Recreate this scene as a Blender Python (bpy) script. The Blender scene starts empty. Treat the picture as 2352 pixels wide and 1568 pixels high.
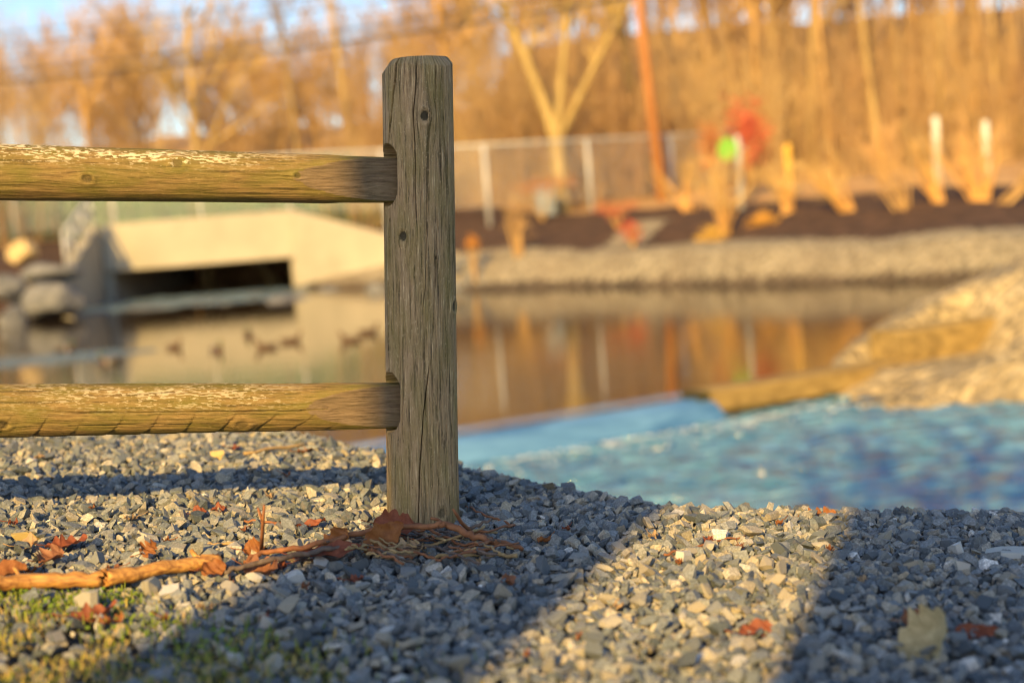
import bpy, bmesh, math, random
import numpy as np
from mathutils import Vector, Matrix

S = bpy.context.scene
COL = S.collection
rad = math.radians

# ------------------------------------------------------------------ camera
F = 3267.0                      # focal length in units of a 2352 px wide picture
CAM = Vector((0.0, 0.0, 0.571))
PITCH = math.atan(300.0 / F)
ROLL = rad(4.5)
fwd = Vector((0, math.cos(PITCH), -math.sin(PITCH)))
up0 = Vector((0, math.sin(PITCH), math.cos(PITCH)))
rt0 = Vector((1, 0, 0))
c_rt = rt0 * math.cos(ROLL) - up0 * math.sin(ROLL)
c_up = rt0 * math.sin(ROLL) + up0 * math.cos(ROLL)
cd = bpy.data.cameras.new('camera')
cam = bpy.data.objects.new('camera', cd)
COL.objects.link(cam)
cam.matrix_world = Matrix(((c_rt.x, c_up.x, -fwd.x, CAM.x), (c_rt.y, c_up.y, -fwd.y, CAM.y),
                           (c_rt.z, c_up.z, -fwd.z, CAM.z), (0, 0, 0, 1)))
cd.lens = 50.0
cd.sensor_width = 36.0
cd.clip_start = 0.05
cd.clip_end = 2000
cd.dof.use_dof = True
cd.dof.focus_distance = 2.60
cd.dof.aperture_fstop = 2.15
S.camera = cam

# ------------------------------------------------------------------ light
SUN_EL, SUN_AZ = rad(24), rad(18.5)      # the light travels forward and 18.5 degrees to the right
w = bpy.data.worlds.new('World')
S.world = w
w.use_nodes = True
wn = w.node_tree
wn.nodes.clear()
wo = wn.nodes.new('ShaderNodeOutputWorld')
wb = wn.nodes.new('ShaderNodeBackground')
ws = wn.nodes.new('ShaderNodeTexSky')
ws.sky_type = 'NISHITA'
ws.sun_disc = False
ws.sun_elevation = SUN_EL
ws.sun_rotation = math.pi + SUN_AZ
ws.air_density = 1.0
ws.dust_density = 1.0
ws.ozone_density = 3.0
wb.inputs['Strength'].default_value = 0.118
wn.links.new(ws.outputs[0], wb.inputs[0])
wn.links.new(wb.outputs[0], wo.inputs[0])
sl = bpy.data.lights.new('sun', 'SUN')
sl.energy = 5.0
sl.angle = rad(0.53)
sl.color = (1.0, 0.645, 0.19)
sun = bpy.data.objects.new('sun', sl)
COL.objects.link(sun)
SD = Vector((math.sin(SUN_AZ) * math.cos(SUN_EL), math.cos(SUN_AZ) * math.cos(SUN_EL), -math.sin(SUN_EL)))
sun.rotation_euler = SD.to_track_quat('-Z', 'Y').to_euler()
sun.location = (-3, -8, 6)

vs = S.view_settings
vs.view_transform = 'Standard'
vs.look = 'None'
vs.exposure = 0.88
vs.gamma = 1.0
vs.use_curve_mapping = False
S.cycles.use_denoising = True
S.cycles.filter_width = 1.1
S.cycles.max_bounces = 6
S.cycles.diffuse_bounces = 3
S.cycles.glossy_bounces = 3
S.cycles.transmission_bounces = 2
S.cycles.caustics_reflective = False
S.cycles.caustics_refractive = False

# ------------------------------------------------------------------ picture -> world
def ray(x, y):
    return fwd * F + c_rt * (x - 1176.0) - c_up * (y - 784.0)
def at(x, y, Y):
    d = ray(x, y)
    return CAM + d * (Y / d.y)
def on(x, y, z):
    d = ray(x, y)
    return CAM + d * ((z - CAM.z) / d.z)
ZP, ZL = -1.76, -2.02              # pond and lower stream levels
def pond(x, y): return on(x, y, ZP)
def lane(p): return -0.08 * (p[0] + 0.19)
def on_gravel(x, y):               # point of the near gravel bank under a pixel
    d = ray(x, y)
    z = 0.0
    for _ in range(12):
        p = CAM + d * ((z - CAM.z) / d.z)
        z = float(ground_z(np.array([p.x]), np.array([p.y]))[0])
    return Vector((p.x, p.y, z))

# ------------------------------------------------------------------ noise
def _h(i, j, k=0, seed=0):
    n = (i.astype(np.int64) * 374761393 + j.astype(np.int64) * 668265263 + k * 2147483647 + seed * 974634361) & 0xffffffff
    n = ((n ^ (n >> 13)) * 1274126177) & 0xffffffff
    return ((n ^ (n >> 16)) & 0xffffff) / float(0xffffff)
def vnoise(x, y, seed=0):
    x = np.asarray(x, float); y = np.asarray(y, float)
    i = np.floor(x); j = np.floor(y)
    fx = x - i; fy = y - j
    fx = fx * fx * (3 - 2 * fx); fy = fy * fy * (3 - 2 * fy)
    a = _h(i, j, 0, seed); b = _h(i + 1, j, 0, seed); c = _h(i, j + 1, 0, seed); d = _h(i + 1, j + 1, 0, seed)
    return (a * (1 - fx) + b * fx) * (1 - fy) + (c * (1 - fx) + d * fx) * fy
def fbm(x, y, seed=0, oct=4, gain=0.5):
    t = 0.0; a = 1.0; s = 0.0
    for o in range(oct):
        t = t + a * vnoise(np.asarray(x) * 2 ** o, np.asarray(y) * 2 ** o, seed + o * 17)
        s += a; a *= gain
    return t / s
def sstep(a, b, x):
    t = np.clip((x - a) / (b - a), 0, 1)
    return t * t * (3 - 2 * t)

# ------------------------------------------------------------------ materials
class Mat:
    def __init__(s, name, rough=0.8, spec=0.5):
        s.m = bpy.data.materials.new(name); s.m.use_nodes = True
        s.t = s.m.node_tree; s.b = s.t.nodes['Principled BSDF']
        s.b.inputs['Roughness'].default_value = rough
        s.b.inputs['Specular IOR Level'].default_value = spec
        s.tc = s.t.nodes.new('ShaderNodeTexCoord')
    def n(s, k): return s.t.nodes.new(k)
    def L(s, a, b): s.t.links.new(a, b)
    def put(s, sock, v):
        if hasattr(v, 'is_linked') or hasattr(v, 'links'): s.L(v, sock)
        else: sock.default_value = v
    def coord(s, scale=(1, 1, 1), src='Object', v=None):
        mp = s.n('ShaderNodeMapping'); s.L(v if v is not None else s.tc.outputs[src], mp.inputs[0])
        mp.inputs['Scale'].default_value = scale
        return mp.outputs[0]
    def noise(s, scale, detail=3, rough=0.5, vec=None, dist=0.0):
        k = s.n('ShaderNodeTexNoise'); k.inputs['Scale'].default_value = scale
        k.inputs['Detail'].default_value = detail; k.inputs['Roughness'].default_value = rough
        k.inputs['Distortion'].default_value = dist
        s.L(vec if vec is not None else s.tc.outputs['Object'], k.inputs['Vector'])
        return k.outputs['Fac']
    def voro(s, scale, vec=None, out='Distance', feature='F1'):
        k = s.n('ShaderNodeTexVoronoi'); k.inputs['Scale'].default_value = scale; k.feature = feature
        s.L(vec if vec is not None else s.tc.outputs['Object'], k.inputs['Vector'])
        return k.outputs[out]
    def attr(s, name, out='Vector'):
        k = s.n('ShaderNodeAttribute'); k.attribute_name = name
        return k.outputs[out]
    def sep(s, v):
        k = s.n('ShaderNodeSeparateXYZ'); s.L(v, k.inputs[0]); return k.outputs
    def ramp(s, fac, stops):
        k = s.n('ShaderNodeValToRGB'); s.L(fac, k.inputs[0]); e = k.color_ramp.elements
        while len(e) < len(stops): e.new(0.5)
        for i, (p, c) in enumerate(stops):
            e[i].position = p
            if not isinstance(c, tuple): c = (c, c, c)
            e[i].color = (*c, 1)
        return k.outputs[0]
    def mix(s, fac, a, b, mode='MIX'):
        k = s.n('ShaderNodeMix'); k.data_type = 'RGBA'; k.blend_type = mode
        s.put(k.inputs[0], fac)
        for sk, v in ((k.inputs[6], a), (k.inputs[7], b)):
            if isinstance(v, tuple): sk.default_value = (*v, 1)
            else: s.L(v, sk)
        return k.outputs[2]
    def math(s, op, a, b=0.0):
        k = s.n('ShaderNodeMath'); k.operation = op
        s.put(k.inputs[0], a); s.put(k.inputs[1], b); return k.outputs[0]
    def rnd(s): return s.n('ShaderNodeObjectInfo').outputs['Random']
    def col(s, v):
        k = s.b.inputs['Base Color']
        if isinstance(v, tuple): k.default_value = (*v, 1)
        else: s.L(v, k)
    def bump(s, h, strength=0.5, dist=0.01):
        k = s.n('ShaderNodeBump'); k.inputs['Strength'].default_value = strength; k.inputs['Distance'].default_value = dist
        s.L(h, k.inputs['Height']); s.L(k.outputs[0], s.b.inputs['Normal'])

def simple(name, c1, c2, scale=5.0, rough=0.8, bump=0.3, dist=0.01, spec=0.3, stretch=(1, 1, 1), rnd=0.0):
    m = Mat(name, rough, spec)
    v = m.coord(stretch)
    f = m.noise(scale, 5, 0.6, v)
    c = m.ramp(f, [(0.3, c1), (0.7, c2)])
    if rnd:
        k = m.n('ShaderNodeHueSaturation'); m.L(c, k.inputs['Color'])
        m.L(m.math('ADD', m.math('MULTIPLY', m.rnd(), rnd), 1 - rnd / 2), k.inputs['Value'])
        c = k.outputs[0]
    m.col(c)
    if bump: m.bump(m.noise(scale * 4, 4, 0.6, v), bump, dist)
    return m.m

# stone: one colour per stone (attribute or object random), fine mineral speckle on top
def stone_mat(name, src):
    m = Mat(name, 0.75, 0.4)
    t = m.attr('tone', 'Fac') if src == 'attr' else m.rnd()
    c = m.ramp(t, [(0.0, (0.060, 0.075, 0.086)), (0.25, (0.12, 0.138, 0.150)), (0.50, (0.225, 0.235, 0.232)),
                   (0.72, (0.34, 0.295, 0.215)), (0.90, (0.43, 0.40, 0.34)), (1.0, (0.66, 0.64, 0.60))])
    sp = m.noise(260, 4, 0.7)
    c = m.mix(0.8, c, m.ramp(sp, [(0.25, 0.40), (0.5, 0.95), (0.72, 1.9)]), 'MULTIPLY')
    st = m.noise(45, 3, 0.6)
    c = m.mix(m.ramp(st, [(0.55, 0.0), (0.75, 0.35)]), c, (0.30, 0.20, 0.11))
    m.col(c)
    m.bump(m.math('ADD', m.noise(420, 4, 0.7), m.math('MULTIPLY', m.noise(130, 3, 0.6), 1.2)), 0.45, 0.0022)
    return m.m
M_GRAV = stone_mat('crushed_stone', 'attr')
M_STONE = stone_mat('crushed_stone_single', 'obj')
M_SUB = simple('gravel_gap_shade', (0.03, 0.03, 0.03), (0.085, 0.078, 0.068), 30, 0.95, 0.6, 0.01)  # dark ground colour deepens the shade in the gaps between stones

# far gravel: cells of stone too small to pick apart
def far_gravel(name, tint):
    m = Mat(name, 0.9, 0.2)
    v = m.coord((1, 1, 1))
    c = m.ramp(m.voro(9, v, 'Color'), [(0.1, tuple(t * 0.55 for t in tint)), (0.6, tint), (0.95, tuple(min(1, t * 1.5) for t in tint))])
    c = m.mix(m.ramp(m.noise(0.6, 4, 0.6, v), [(0.4, 0.0), (0.7, 0.4)]), c, (0.20, 0.15, 0.10))
    m.col(c)
    m.bump(m.voro(9, v), 1.0, 0.09)
    return m.m
M_WET = far_gravel('wet_gravel', (0.085, 0.066, 0.048))
M_FARG = far_gravel('berm_gravel', (0.31, 0.265, 0.185))
M_SPIT = far_gravel('spit_gravel', (0.40, 0.32, 0.19))
M_MULCH = simple('mulch', (0.020, 0.013, 0.011), (0.12, 0.065, 0.040), 3.0, 0.95, 0.8, 0.05)
M_LITTER = simple('leaf_litter', (0.33, 0.18, 0.075), (0.53, 0.34, 0.155), 0.35, 0.95, 0.6, 0.1)
M_CONC = simple('concrete', (0.31, 0.28, 0.215), (0.42, 0.375, 0.29), 0.5, 0.85, 0.2, 0.02)
M_CULVDARK = simple('culvert_dark', (0.04, 0.04, 0.042), (0.07, 0.068, 0.066), 6, 0.9, 0.4, 0.01)  # dark colour that keeps the culvert opening black
M_GALV = simple('galvanised_steel', (0.36, 0.36, 0.36), (0.48, 0.48, 0.48), 8, 0.45, 0.1, 0.002, 0.6)
M_WHITE = simple('white_paint', (0.55, 0.53, 0.48), (0.70, 0.68, 0.62), 6, 0.6, 0.1, 0.002)
M_YEL = simple('yellow_paint', (0.50, 0.28, 0.03), (0.62, 0.37, 0.05), 6, 0.5, 0.1, 0.002)
M_LIME = simple('lime_sign_paint', (0.11, 0.33, 0.02), (0.16, 0.40, 0.04), 6, 0.5, 0.05, 0.002)
M_BOX = simple('grey_box_paint', (0.30, 0.35, 0.36), (0.38, 0.42, 0.43), 3, 0.6, 0.1, 0.005)
M_GREENF = simple('green_privacy_fabric', (0.045, 0.11, 0.065), (0.12, 0.17, 0.09), 1.2, 0.9, 0.4, 0.05, 0.2, (1, 1, 0.35))
M_POLE = simple('creosote_pole', (0.27, 0.11, 0.032), (0.42, 0.18, 0.055), 2.0, 0.8, 0.5, 0.02, 0.3, (4, 4, 0.5))
M_CABLE = simple('cable', (0.03, 0.026, 0.024), (0.05, 0.045, 0.04), 4, 0.6, 0.0)
M_BARK = simple('bark_yellow', (0.26, 0.165, 0.068), (0.50, 0.36, 0.155), 2.2, 0.9, 0.7, 0.04, 0.2, (2, 2, 0.5), 0.5)
M_BARKO = simple('bark_orange', (0.32, 0.18, 0.065), (0.56, 0.36, 0.14), 2.2, 0.9, 0.7, 0.04, 0.2, (2, 2, 0.5), 0.5)
M_BARKD = simple('bark_grey', (0.10, 0.08, 0.06), (0.26, 0.21, 0.16), 6, 0.95, 0.8, 0.03, 0.2, (3, 3, 0.6))
M_TWIG = simple('twigs_orange', (0.37, 0.215, 0.090), (0.57, 0.375, 0.175), 0.5, 0.9, 0.0, 0.01, 0.2, (1, 1, 1), 0.6)
M_TWIGY = simple('twigs_yellow', (0.42, 0.28, 0.10), (0.62, 0.45, 0.19), 0.5, 0.9, 0.0, 0.01, 0.2, (1, 1, 1), 0.5)
M_TWIGR = simple('twigs_red', (0.44, 0.07, 0.045), (0.58, 0.15, 0.07), 1.5, 0.8, 0.0, 0.01, 0.2)
M_BRUSH = simple('brush_stems', (0.27, 0.135, 0.068), (0.60, 0.44, 0.20), 0.16, 0.9, 0.0, 0.01, 0.2)
M_STEM = simple('shrub_stems', (0.44, 0.23, 0.07), (0.64, 0.38, 0.13), 2.0, 0.85, 0.2, 0.01, 0.2, (1, 1, 1), 0.4)
M_ROCK = simple('boulder_stone', (0.085, 0.09, 0.098), (0.24, 0.235, 0.225), 1.6, 0.85, 0.8, 0.05, 0.3)
M_ROCKT = simple('boulder_tan', (0.40, 0.29, 0.14), (0.58, 0.43, 0.22), 1.6, 0.85, 0.8, 0.05, 0.3)
M_FOAM = simple('foam', (0.55, 0.60, 0.64), (0.78, 0.80, 0.82), 9, 0.5, 0.6, 0.03, 0.5)
M_BRONZE = simple('wet_oak_leaves', (0.10, 0.025, 0.012), (0.22, 0.06, 0.03), 5, 0.7, 0.3, 0.01)

def water(name, base, scale, stretch, strength, dist, rough=0.03, scale2=None, ior=1.33, air=None):
    m = Mat(name, rough, 0.5)
    m.b.inputs['IOR'].default_value = ior
    v = m.coord(stretch)
    if air:                                   # bubbles carried in the moving water, coloured to stand in for reflected sky
        a = m.noise(air[1], 4, 0.65, m.coord(air[2]), 0.6)
        m.col(m.mix(m.ramp(a, [(0.28, 0.0), (0.66, 1.0)]), base, air[0]))
    else: m.col(base)
    h = m.noise(scale, 3, 0.55, v, 0.3)
    if scale2: h = m.math('ADD', h, m.math('MULTIPLY', m.noise(scale2, 3, 0.6, v), 0.35))
    m.bump(h, strength, dist)
    return m.m
M_POND = water('pond_water', (0.035, 0.022, 0.012), 1.6, (0.6, 1.6, 1), 0.28, 0.02, 0.05)
M_LOW = water('stream_water', (0.034, 0.140, 0.235), 2.6, (0.5, 1.3, 1), 1.0, 0.30, 0.10, 9, 1.5, ((0.17, 0.355, 0.51), 2.4, (0.6, 1.8, 1)))  # blue put into the colour in place of reflected sky
M_RAPID = water('rapid_water', (0.03, 0.05, 0.06), 2.6, (0.5, 1.3, 1), 1.0, 0.25, 0.12, 9, 1.4, ((0.16, 0.24, 0.30), 1.6, (0.6, 1.8, 1)))
M_SPILL = water('spill_water', (0.018, 0.085, 0.25), 2.0, (0.4, 0.8, 1), 0.6, 0.08, 0.08, 9, 1.5, ((0.15, 0.33, 0.55), 0.7, (1.0, 0.5, 5)))  # blue again carries the sky's reflection, along with bubbles

# weathered wood; attribute "grain" = (across the grain, along the grain, mask) in metres
def wood_mat(name, dark, mid, pale, algae, algae_amt, flecks=False):
    m = Mat(name, 0.85, 0.25)
    g = m.attr('grain')
    fine = m.noise(1.0, 5, 0.72, m.coord((230, 15, 1), v=g))
    fib = m.noise(1.0, 4, 0.65, m.coord((120, 5, 1), v=g))
    patch = m.noise(1.0, 4, 0.6, m.coord((22, 7, 1), v=g))
    c = m.ramp(fine, [(0.34, dark), (0.46, mid), (0.56, mid), (0.68, pale)])
    c = m.mix(m.ramp(fib, [(0.36, 0.85), (0.47, 0.0)]), c, dark)
    c = m.mix(m.ramp(patch, [(0.40, 0.0), (0.68, algae_amt)]), c, algae)
    scr = m.noise(1.0, 2, 0.5, m.coord((420, 200, 1), v=g), 1.5)
    c = m.mix(m.ramp(scr, [(0.60, 0.0), (0.70, 0.42)]), c, pale)
    mask = m.attr('mark', 'Vector')
    k, cut, fl = m.sep(mask)[0:3]
    if flecks:
        cell = m.noise(1.0, 2, 0.5, m.coord((330, 75, 1), v=g))
        dens = m.noise(1.0, 3, 0.6, m.coord((40, 7, 1), v=g))
        ff = m.math('MULTIPLY', m.ramp(m.math('ADD', cell, m.math('MULTIPLY', dens, 0.75)), [(0.92, 0.0), (0.96, 1.0)]), fl)
        c = m.mix(ff, c, (0.66, 0.57, 0.38))
    c = m.mix(k, c, (0.030, 0.026, 0.016))
    c = m.mix(m.math('MULTIPLY', cut, 0.8), c, m.ramp(fine, [(0.3, (0.05, 0.033, 0.020)), (0.5, (0.20, 0.138, 0.085)), (0.8, (0.34, 0.25, 0.165))]))
    m.col(c)
    m.bump(m.math('ADD', fine, m.math('MULTIPLY', fib, 1.2)), 0.9, 0.004)
    return m.m
M_POST = wood_mat('weathered_post', (0.050, 0.032, 0.017), (0.42, 0.28, 0.145), (0.80, 0.60, 0.34), (0.22, 0.175, 0.045), 0.7)
M_RAIL = wood_mat('weathered_rail', (0.070, 0.044, 0.016), (0.25, 0.165, 0.060), (0.42, 0.30, 0.13), (0.13, 0.125, 0.018), 0.85, True)
M_TIMB = simple('weir_timber', (0.17, 0.105, 0.034), (0.38, 0.26, 0.085), 3, 0.85, 0.5, 0.02, 0.3, (0.5, 3, 3))
M_TIMB2 = simple('upper_timber', (0.13, 0.085, 0.03), (0.42, 0.29, 0.10), 3, 0.85, 0.5, 0.02, 0.3, (0.5, 3, 3))
M_MOSS = simple('wet_mossy_wood', (0.02, 0.018, 0.008), (0.07, 0.06, 0.015), 6, 0.8, 0.6, 0.03)
M_STICK = simple('peeled_stick', (0.13, 0.040, 0.012), (0.66, 0.35, 0.09), 1.0, 0.55, 0.4, 0.002, 0.4, (8, 160, 160))
M_TWG1 = simple('brown_twig', (0.17, 0.065, 0.03), (0.34, 0.145, 0.06), 60, 0.7, 0.4, 0.001)
M_TWG2 = simple('grey_twig', (0.07, 0.05, 0.04), (0.19, 0.14, 0.11), 60, 0.8, 0.4, 0.001)
M_STRAW = simple('straw', (0.30, 0.19, 0.08), (0.46, 0.32, 0.15), 60, 0.7, 0.3, 0.001)

def leaf_mat(name, c1, c2):
    m = Mat(name, 0.6, 0.35)
    c = m.ramp(m.noise(70, 4, 0.65), [(0.3, c1), (0.7, c2)])
    c = m.mix(m.ramp(m.noise(420, 2, 0.5), [(0.6, 0.0), (0.75, 0.5)]), c, tuple(x * 0.35 for x in c1))
    m.col(c)
    m.b.inputs['Subsurface Weight'].default_value = 0.0
    tr = m.n('ShaderNodeBsdfTranslucent'); m.L(c, tr.inputs[0])
    mx = m.n('ShaderNodeMixShader'); mx.inputs[0].default_value = 0.3
    out = m.t.nodes['Material Output']
    m.L(m.b.outputs[0], mx.inputs[1]); m.L(tr.outputs[0], mx.inputs[2]); m.L(mx.outputs[0], out.inputs[0])
    m.bump(m.noise(240, 3, 0.6), 0.4, 0.001)
    return m.m
M_LEAFO = leaf_mat('leaf_orange', (0.21, 0.068, 0.02), (0.37, 0.15, 0.045))
M_LEAFB = leaf_mat('leaf_brown', (0.22, 0.085, 0.04), (0.36, 0.16, 0.08))
M_LEAFT = leaf_mat('leaf_tan', (0.36, 0.23, 0.12), (0.52, 0.36, 0.20))
M_LEAFY = leaf_mat('leaf_olive', (0.44, 0.32, 0.14), (0.70, 0.56, 0.30))
M_LEAFR = leaf_mat('leaf_russet', (0.19, 0.050, 0.024), (0.32, 0.10, 0.048))

def blade_mat():
    m = Mat('grass_blades', 0.65, 0.3)
    c = m.ramp(m.attr('tone', 'Fac'), [(0.0, (0.12, 0.20, 0.02)), (0.35, (0.24, 0.25, 0.03)), (0.6, (0.40, 0.31, 0.07)), (1.0, (0.48, 0.33, 0.14))])
    m.col(c)
    return m.m
M_GRASS = blade_mat()

# ------------------------------------------------------------------ mesh helpers
def mesh(name, v, f, mat, smooth=False, attrs=None):
    me = bpy.data.meshes.new(name)
    v = np.asarray(v, float)
    if isinstance(f, np.ndarray):
        me.vertices.add(len(v)); me.vertices.foreach_set('co', v.ravel())
        n = f.shape[1]
        me.loops.add(f.size); me.loops.foreach_set('vertex_index', f.ravel().astype(np.int32))
        me.polygons.add(len(f)); me.polygons.foreach_set('loop_start', np.arange(0, f.size, n, dtype=np.int32))
        me.update(calc_edges=True)
    else:
        me.from_pydata([tuple(p) for p in v], [], f)
        me.update()
    me.polygons.foreach_set('use_smooth', np.full(len(me.polygons), bool(smooth)))
    mats = mat if isinstance(mat, (list, tuple)) else [mat]
    for k in mats: me.materials.append(k)
    for an, (ty, data) in (attrs or {}).items():
        a = me.attributes.new(an, ty, 'POINT')
        a.data.foreach_set('vector' if ty == 'FLOAT_VECTOR' else 'value', np.asarray(data, np.float32).ravel())
    return me
def obj(name, me, parent=None, loc=None, rz=None):
    o = bpy.data.objects.new(name, me); COL.objects.link(o)
    if parent: o.parent = parent
    if loc is not None: o.location = loc
    if rz is not None: o.rotation_euler = (0, 0, rz)
    return o
def empty(name, loc=(0, 0, 0), rz=0.0):
    o = bpy.data.objects.new(name, None); COL.objects.link(o); o.location = loc; o.rotation_euler = (0, 0, rz)
    o.empty_display_size = 0.1
    return o
def tag(o, label, cat, group=None):
    o['label'] = label; o['category'] = cat
    if group: o['group'] = group
    return o
def struct(o): o['kind'] = 'structure'; return o
def stuff(o, label=None, cat=None):
    o['kind'] = 'stuff'
    if label: o['label'] = label; o['category'] = cat
    return o
def grid_faces(nu, nv, wrap=False):
    i = np.arange(nu - 1 if not wrap else nu)[:, None]; j = np.arange(nv - 1)[None, :]
    i2 = (i + 1) % nu
    return np.stack([i * nv + j, i2 * nv + j, i2 * nv + j + 1, i * nv + j + 1], -1).reshape(-1, 4)
def sheet(name, xs, ys, fz, mat, smooth=True, keep=None):
    X, Y = np.meshgrid(xs, ys, indexing='ij')
    Z = fz(X.ravel(), Y.ravel())
    v = np.stack([X.ravel(), Y.ravel(), Z], 1)
    f = grid_faces(len(xs), len(ys))
    if keep is not None:
        k = keep(X.ravel(), Y.ravel(), Z)
        f = f[k[f].any(axis=1)]
    return mesh(name, v, f, mat, smooth)
def frame(d):
    d = d / (np.linalg.norm(d) + 1e-12)
    a = np.array([0, 0, 1.0]) if abs(d[2]) < 0.9 else np.array([1.0, 0, 0])
    u = np.cross(a, d); u /= np.linalg.norm(u)
    return u, np.cross(d, u)
def tube(pts, rads, n=6, cap=True, off=0):
    pts = np.asarray(pts, float); m = len(pts)
    v = []; f = []
    ang = np.arange(n) * 2 * math.pi / n
    ca, sa = np.cos(ang), np.sin(ang)
    u = None
    for i in range(m):
        d = pts[min(i + 1, m - 1)] - pts[max(i - 1, 0)]
        d = d / (np.linalg.norm(d) + 1e-12)
        if u is None: u, w2 = frame(d)
        else:
            u = u - d * np.dot(u, d); u /= np.linalg.norm(u) + 1e-12; w2 = np.cross(d, u)
        v.append(pts[i] + rads[i] * (ca[:, None] * u + sa[:, None] * w2))
    v = np.concatenate(v)
    for i in range(m - 1):
        for j in range(n):
            k = (j + 1) % n
            f.append((off + i * n + j, off + i * n + k, off + (i + 1) * n + k, off + (i + 1) * n + j))
    if cap:
        f.append(tuple(off + j for j in range(n))[::-1]); f.append(tuple(off + (m - 1) * n + j for j in range(n)))
    return v, f
class MB:
    def __init__(s): s.v = []; s.f = []; s.n = 0
    def add(s, v, f):
        s.v.append(np.asarray(v, float)); s.f += [tuple(i + s.n for i in q) for q in f]; s.n += len(v)
    def tube(s, pts, rads, n=6, cap=True):
        if not hasattr(rads, '__len__'): rads = [rads] * len(pts)
        v, f = tube(pts, rads, n, cap); s.add(v, f)
    def box(s, c, size, R=None):
        c = np.asarray(c, float); h = np.asarray(size, float) / 2
        q = np.array([(x, y, z) for x in (-1, 1) for y in (-1, 1) for z in (-1, 1)]) * h
        if R is not None: q = q @ np.asarray(R).T
        s.add(q + c, [(0, 1, 3, 2), (4, 6, 7, 5), (0, 4, 5, 1), (2, 3, 7, 6), (0, 2, 6, 4), (1, 5, 7, 3)])
    def prism(s, poly, vec):                # polygon (list of 3D points) swept along vec
        p = np.asarray(poly, float); n = len(p); vec = np.asarray(vec, float)
        s.add(np.concatenate([p, p + vec]), [tuple(range(n))[::-1], tuple(range(n, 2 * n))] +
              [(i, (i + 1) % n, n + (i + 1) % n, n + i) for i in range(n)])
    def mesh(s, name, mat, smooth=False): return mesh(name, np.concatenate(s.v), s.f, mat, smooth)
def rotz(a):
    c, s = math.cos(a), math.sin(a); return np.array([[c, -s, 0], [s, c, 0], [0, 0, 1]])
def bevel(me, wd, seg=2):
    bm = bmesh.new(); bm.from_mesh(me)
    bmesh.ops.bevel(bm, geom=bm.edges[:], offset=wd, segments=seg, affect='EDGES', profile=0.5)
    bmesh.ops.recalc_face_normals(bm, faces=bm.faces[:])
    bm.to_mesh(me); bm.free(); return me
def fixn(me):
    bm = bmesh.new(); bm.from_mesh(me); bmesh.ops.recalc_face_normals(bm, faces=bm.faces[:]); bm.to_mesh(me); bm.free(); return me

# ------------------------------------------------------------------ near gravel bank
CREST_PX = [(-200, 985), (0, 988), (700, 992), (890, 1036), (1060, 1070), (1250, 1108), (1500, 1152), (1800, 1166), (2100, 1170), (2352, 1164), (2600, 1160)]
_c = []
for x_, y_ in CREST_PX:
    d_ = ray(x_, y_); z_ = 0.0
    for _ in range(20):
        p_ = CAM + d_ * ((z_ - CAM.z) / d_.z); z_ = lane(p_)
    _c.append((p_.x, p_.y))
_c.sort()
CX = np.array([-30] + [a for a, b in _c] + [30]); CY = np.array([_c[0][1]] + [b for a, b in _c] + [_c[-1][1]])
def crest_y(X): return np.interp(X, CX, CY)
def ground_z(X, Y):
    Xc = np.clip(X, -6, 2.5)
    z = -0.08 * (Xc + 0.19)
    z = z + 0.018 * (fbm(X * 1.7 + 9, Y * 1.7, 3, 3) - 0.5) * sstep(0.3, 0.9, np.hypot(X + 0.19, Y - 2.65))
    t = Y - crest_y(X)
    k = 0.168 + (0.52 - 0.168) * sstep(-2.3, -0.4, X)
    tt = np.maximum(t + 0.10, 0)
    z = z - k * (np.sqrt(tt * tt + 0.1 ** 2) - 0.1)
    return np.maximum(z, -2.9)

def nonuni(parts):
    out = []
    for a, b, n in parts: out += list(np.linspace(a, b, n, endpoint=False))
    return np.array(out + [parts[-1][1]])
bank = obj('gravel_bank', sheet('gravel_bank', nonuni([(-40, -6, 18), (-6, -2, 20), (-2, 1.6, 90), (1.6, 6, 22), (6, 40, 18)]),
                                nonuni([(-40, -4, 16), (-4, 1.2, 14), (1.2, 5, 90), (5, 16, 40)]), lambda X, Y: ground_z(X, Y) - 0.012, M_SUB))
struct(bank)

# crushed stones
rs = np.random.RandomState(7)
def hull_stone(seed, cuts, flat=0.55):
    r = np.random.RandomState(seed)
    bm = bmesh.new(); bmesh.ops.create_cube(bm, size=2.0)
    sc = np.array([1.0, r.uniform(0.55, 0.92), r.uniform(flat - 0.2, flat + 0.22)])
    for i in range(cuts):                                  # crushed rock: a block broken along random planes
        n = r.normal(size=3); n /= np.linalg.norm(n)
        d = (np.abs(n).sum()) * r.uniform(0.50, 0.80)
        res = bmesh.ops.bisect_plane(bm, geom=bm.verts[:] + bm.edges[:] + bm.faces[:], plane_co=n * d, plane_no=n, clear_outer=True)
        ed = [g for g in res['geom_cut'] if isinstance(g, bmesh.types.BMEdge)]
        if ed: bmesh.ops.contextual_create(bm, geom=ed)
    sh = r.normal(0, 0.30, 3)
    for v in bm.verts:
        v.co.x += sh[0] * v.co.z; v.co.y += sh[1] * v.co.z + sh[2] * v.co.x * 0.6
        v.co = Vector((v.co.x * sc[0], v.co.y * sc[1], v.co.z * sc[2]))
    bmesh.ops.remove_doubles(bm, verts=bm.verts[:], dist=0.08)
    bmesh.ops.triangulate(bm, faces=bm.faces[:]); bmesh.ops.recalc_face_normals(bm, faces=bm.faces[:])
    bm.verts.index_update()
    v = np.array([q.co[:] for q in bm.verts]); f = np.array([[q.index for q in g.verts] for g in bm.faces])
    bm.free()
    return v * 0.95, f
HULLS = [hull_stone(100 + i, 4) for i in range(24)]
HULLB = [hull_stone(300 + i, 9) for i in range(24)]
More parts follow.
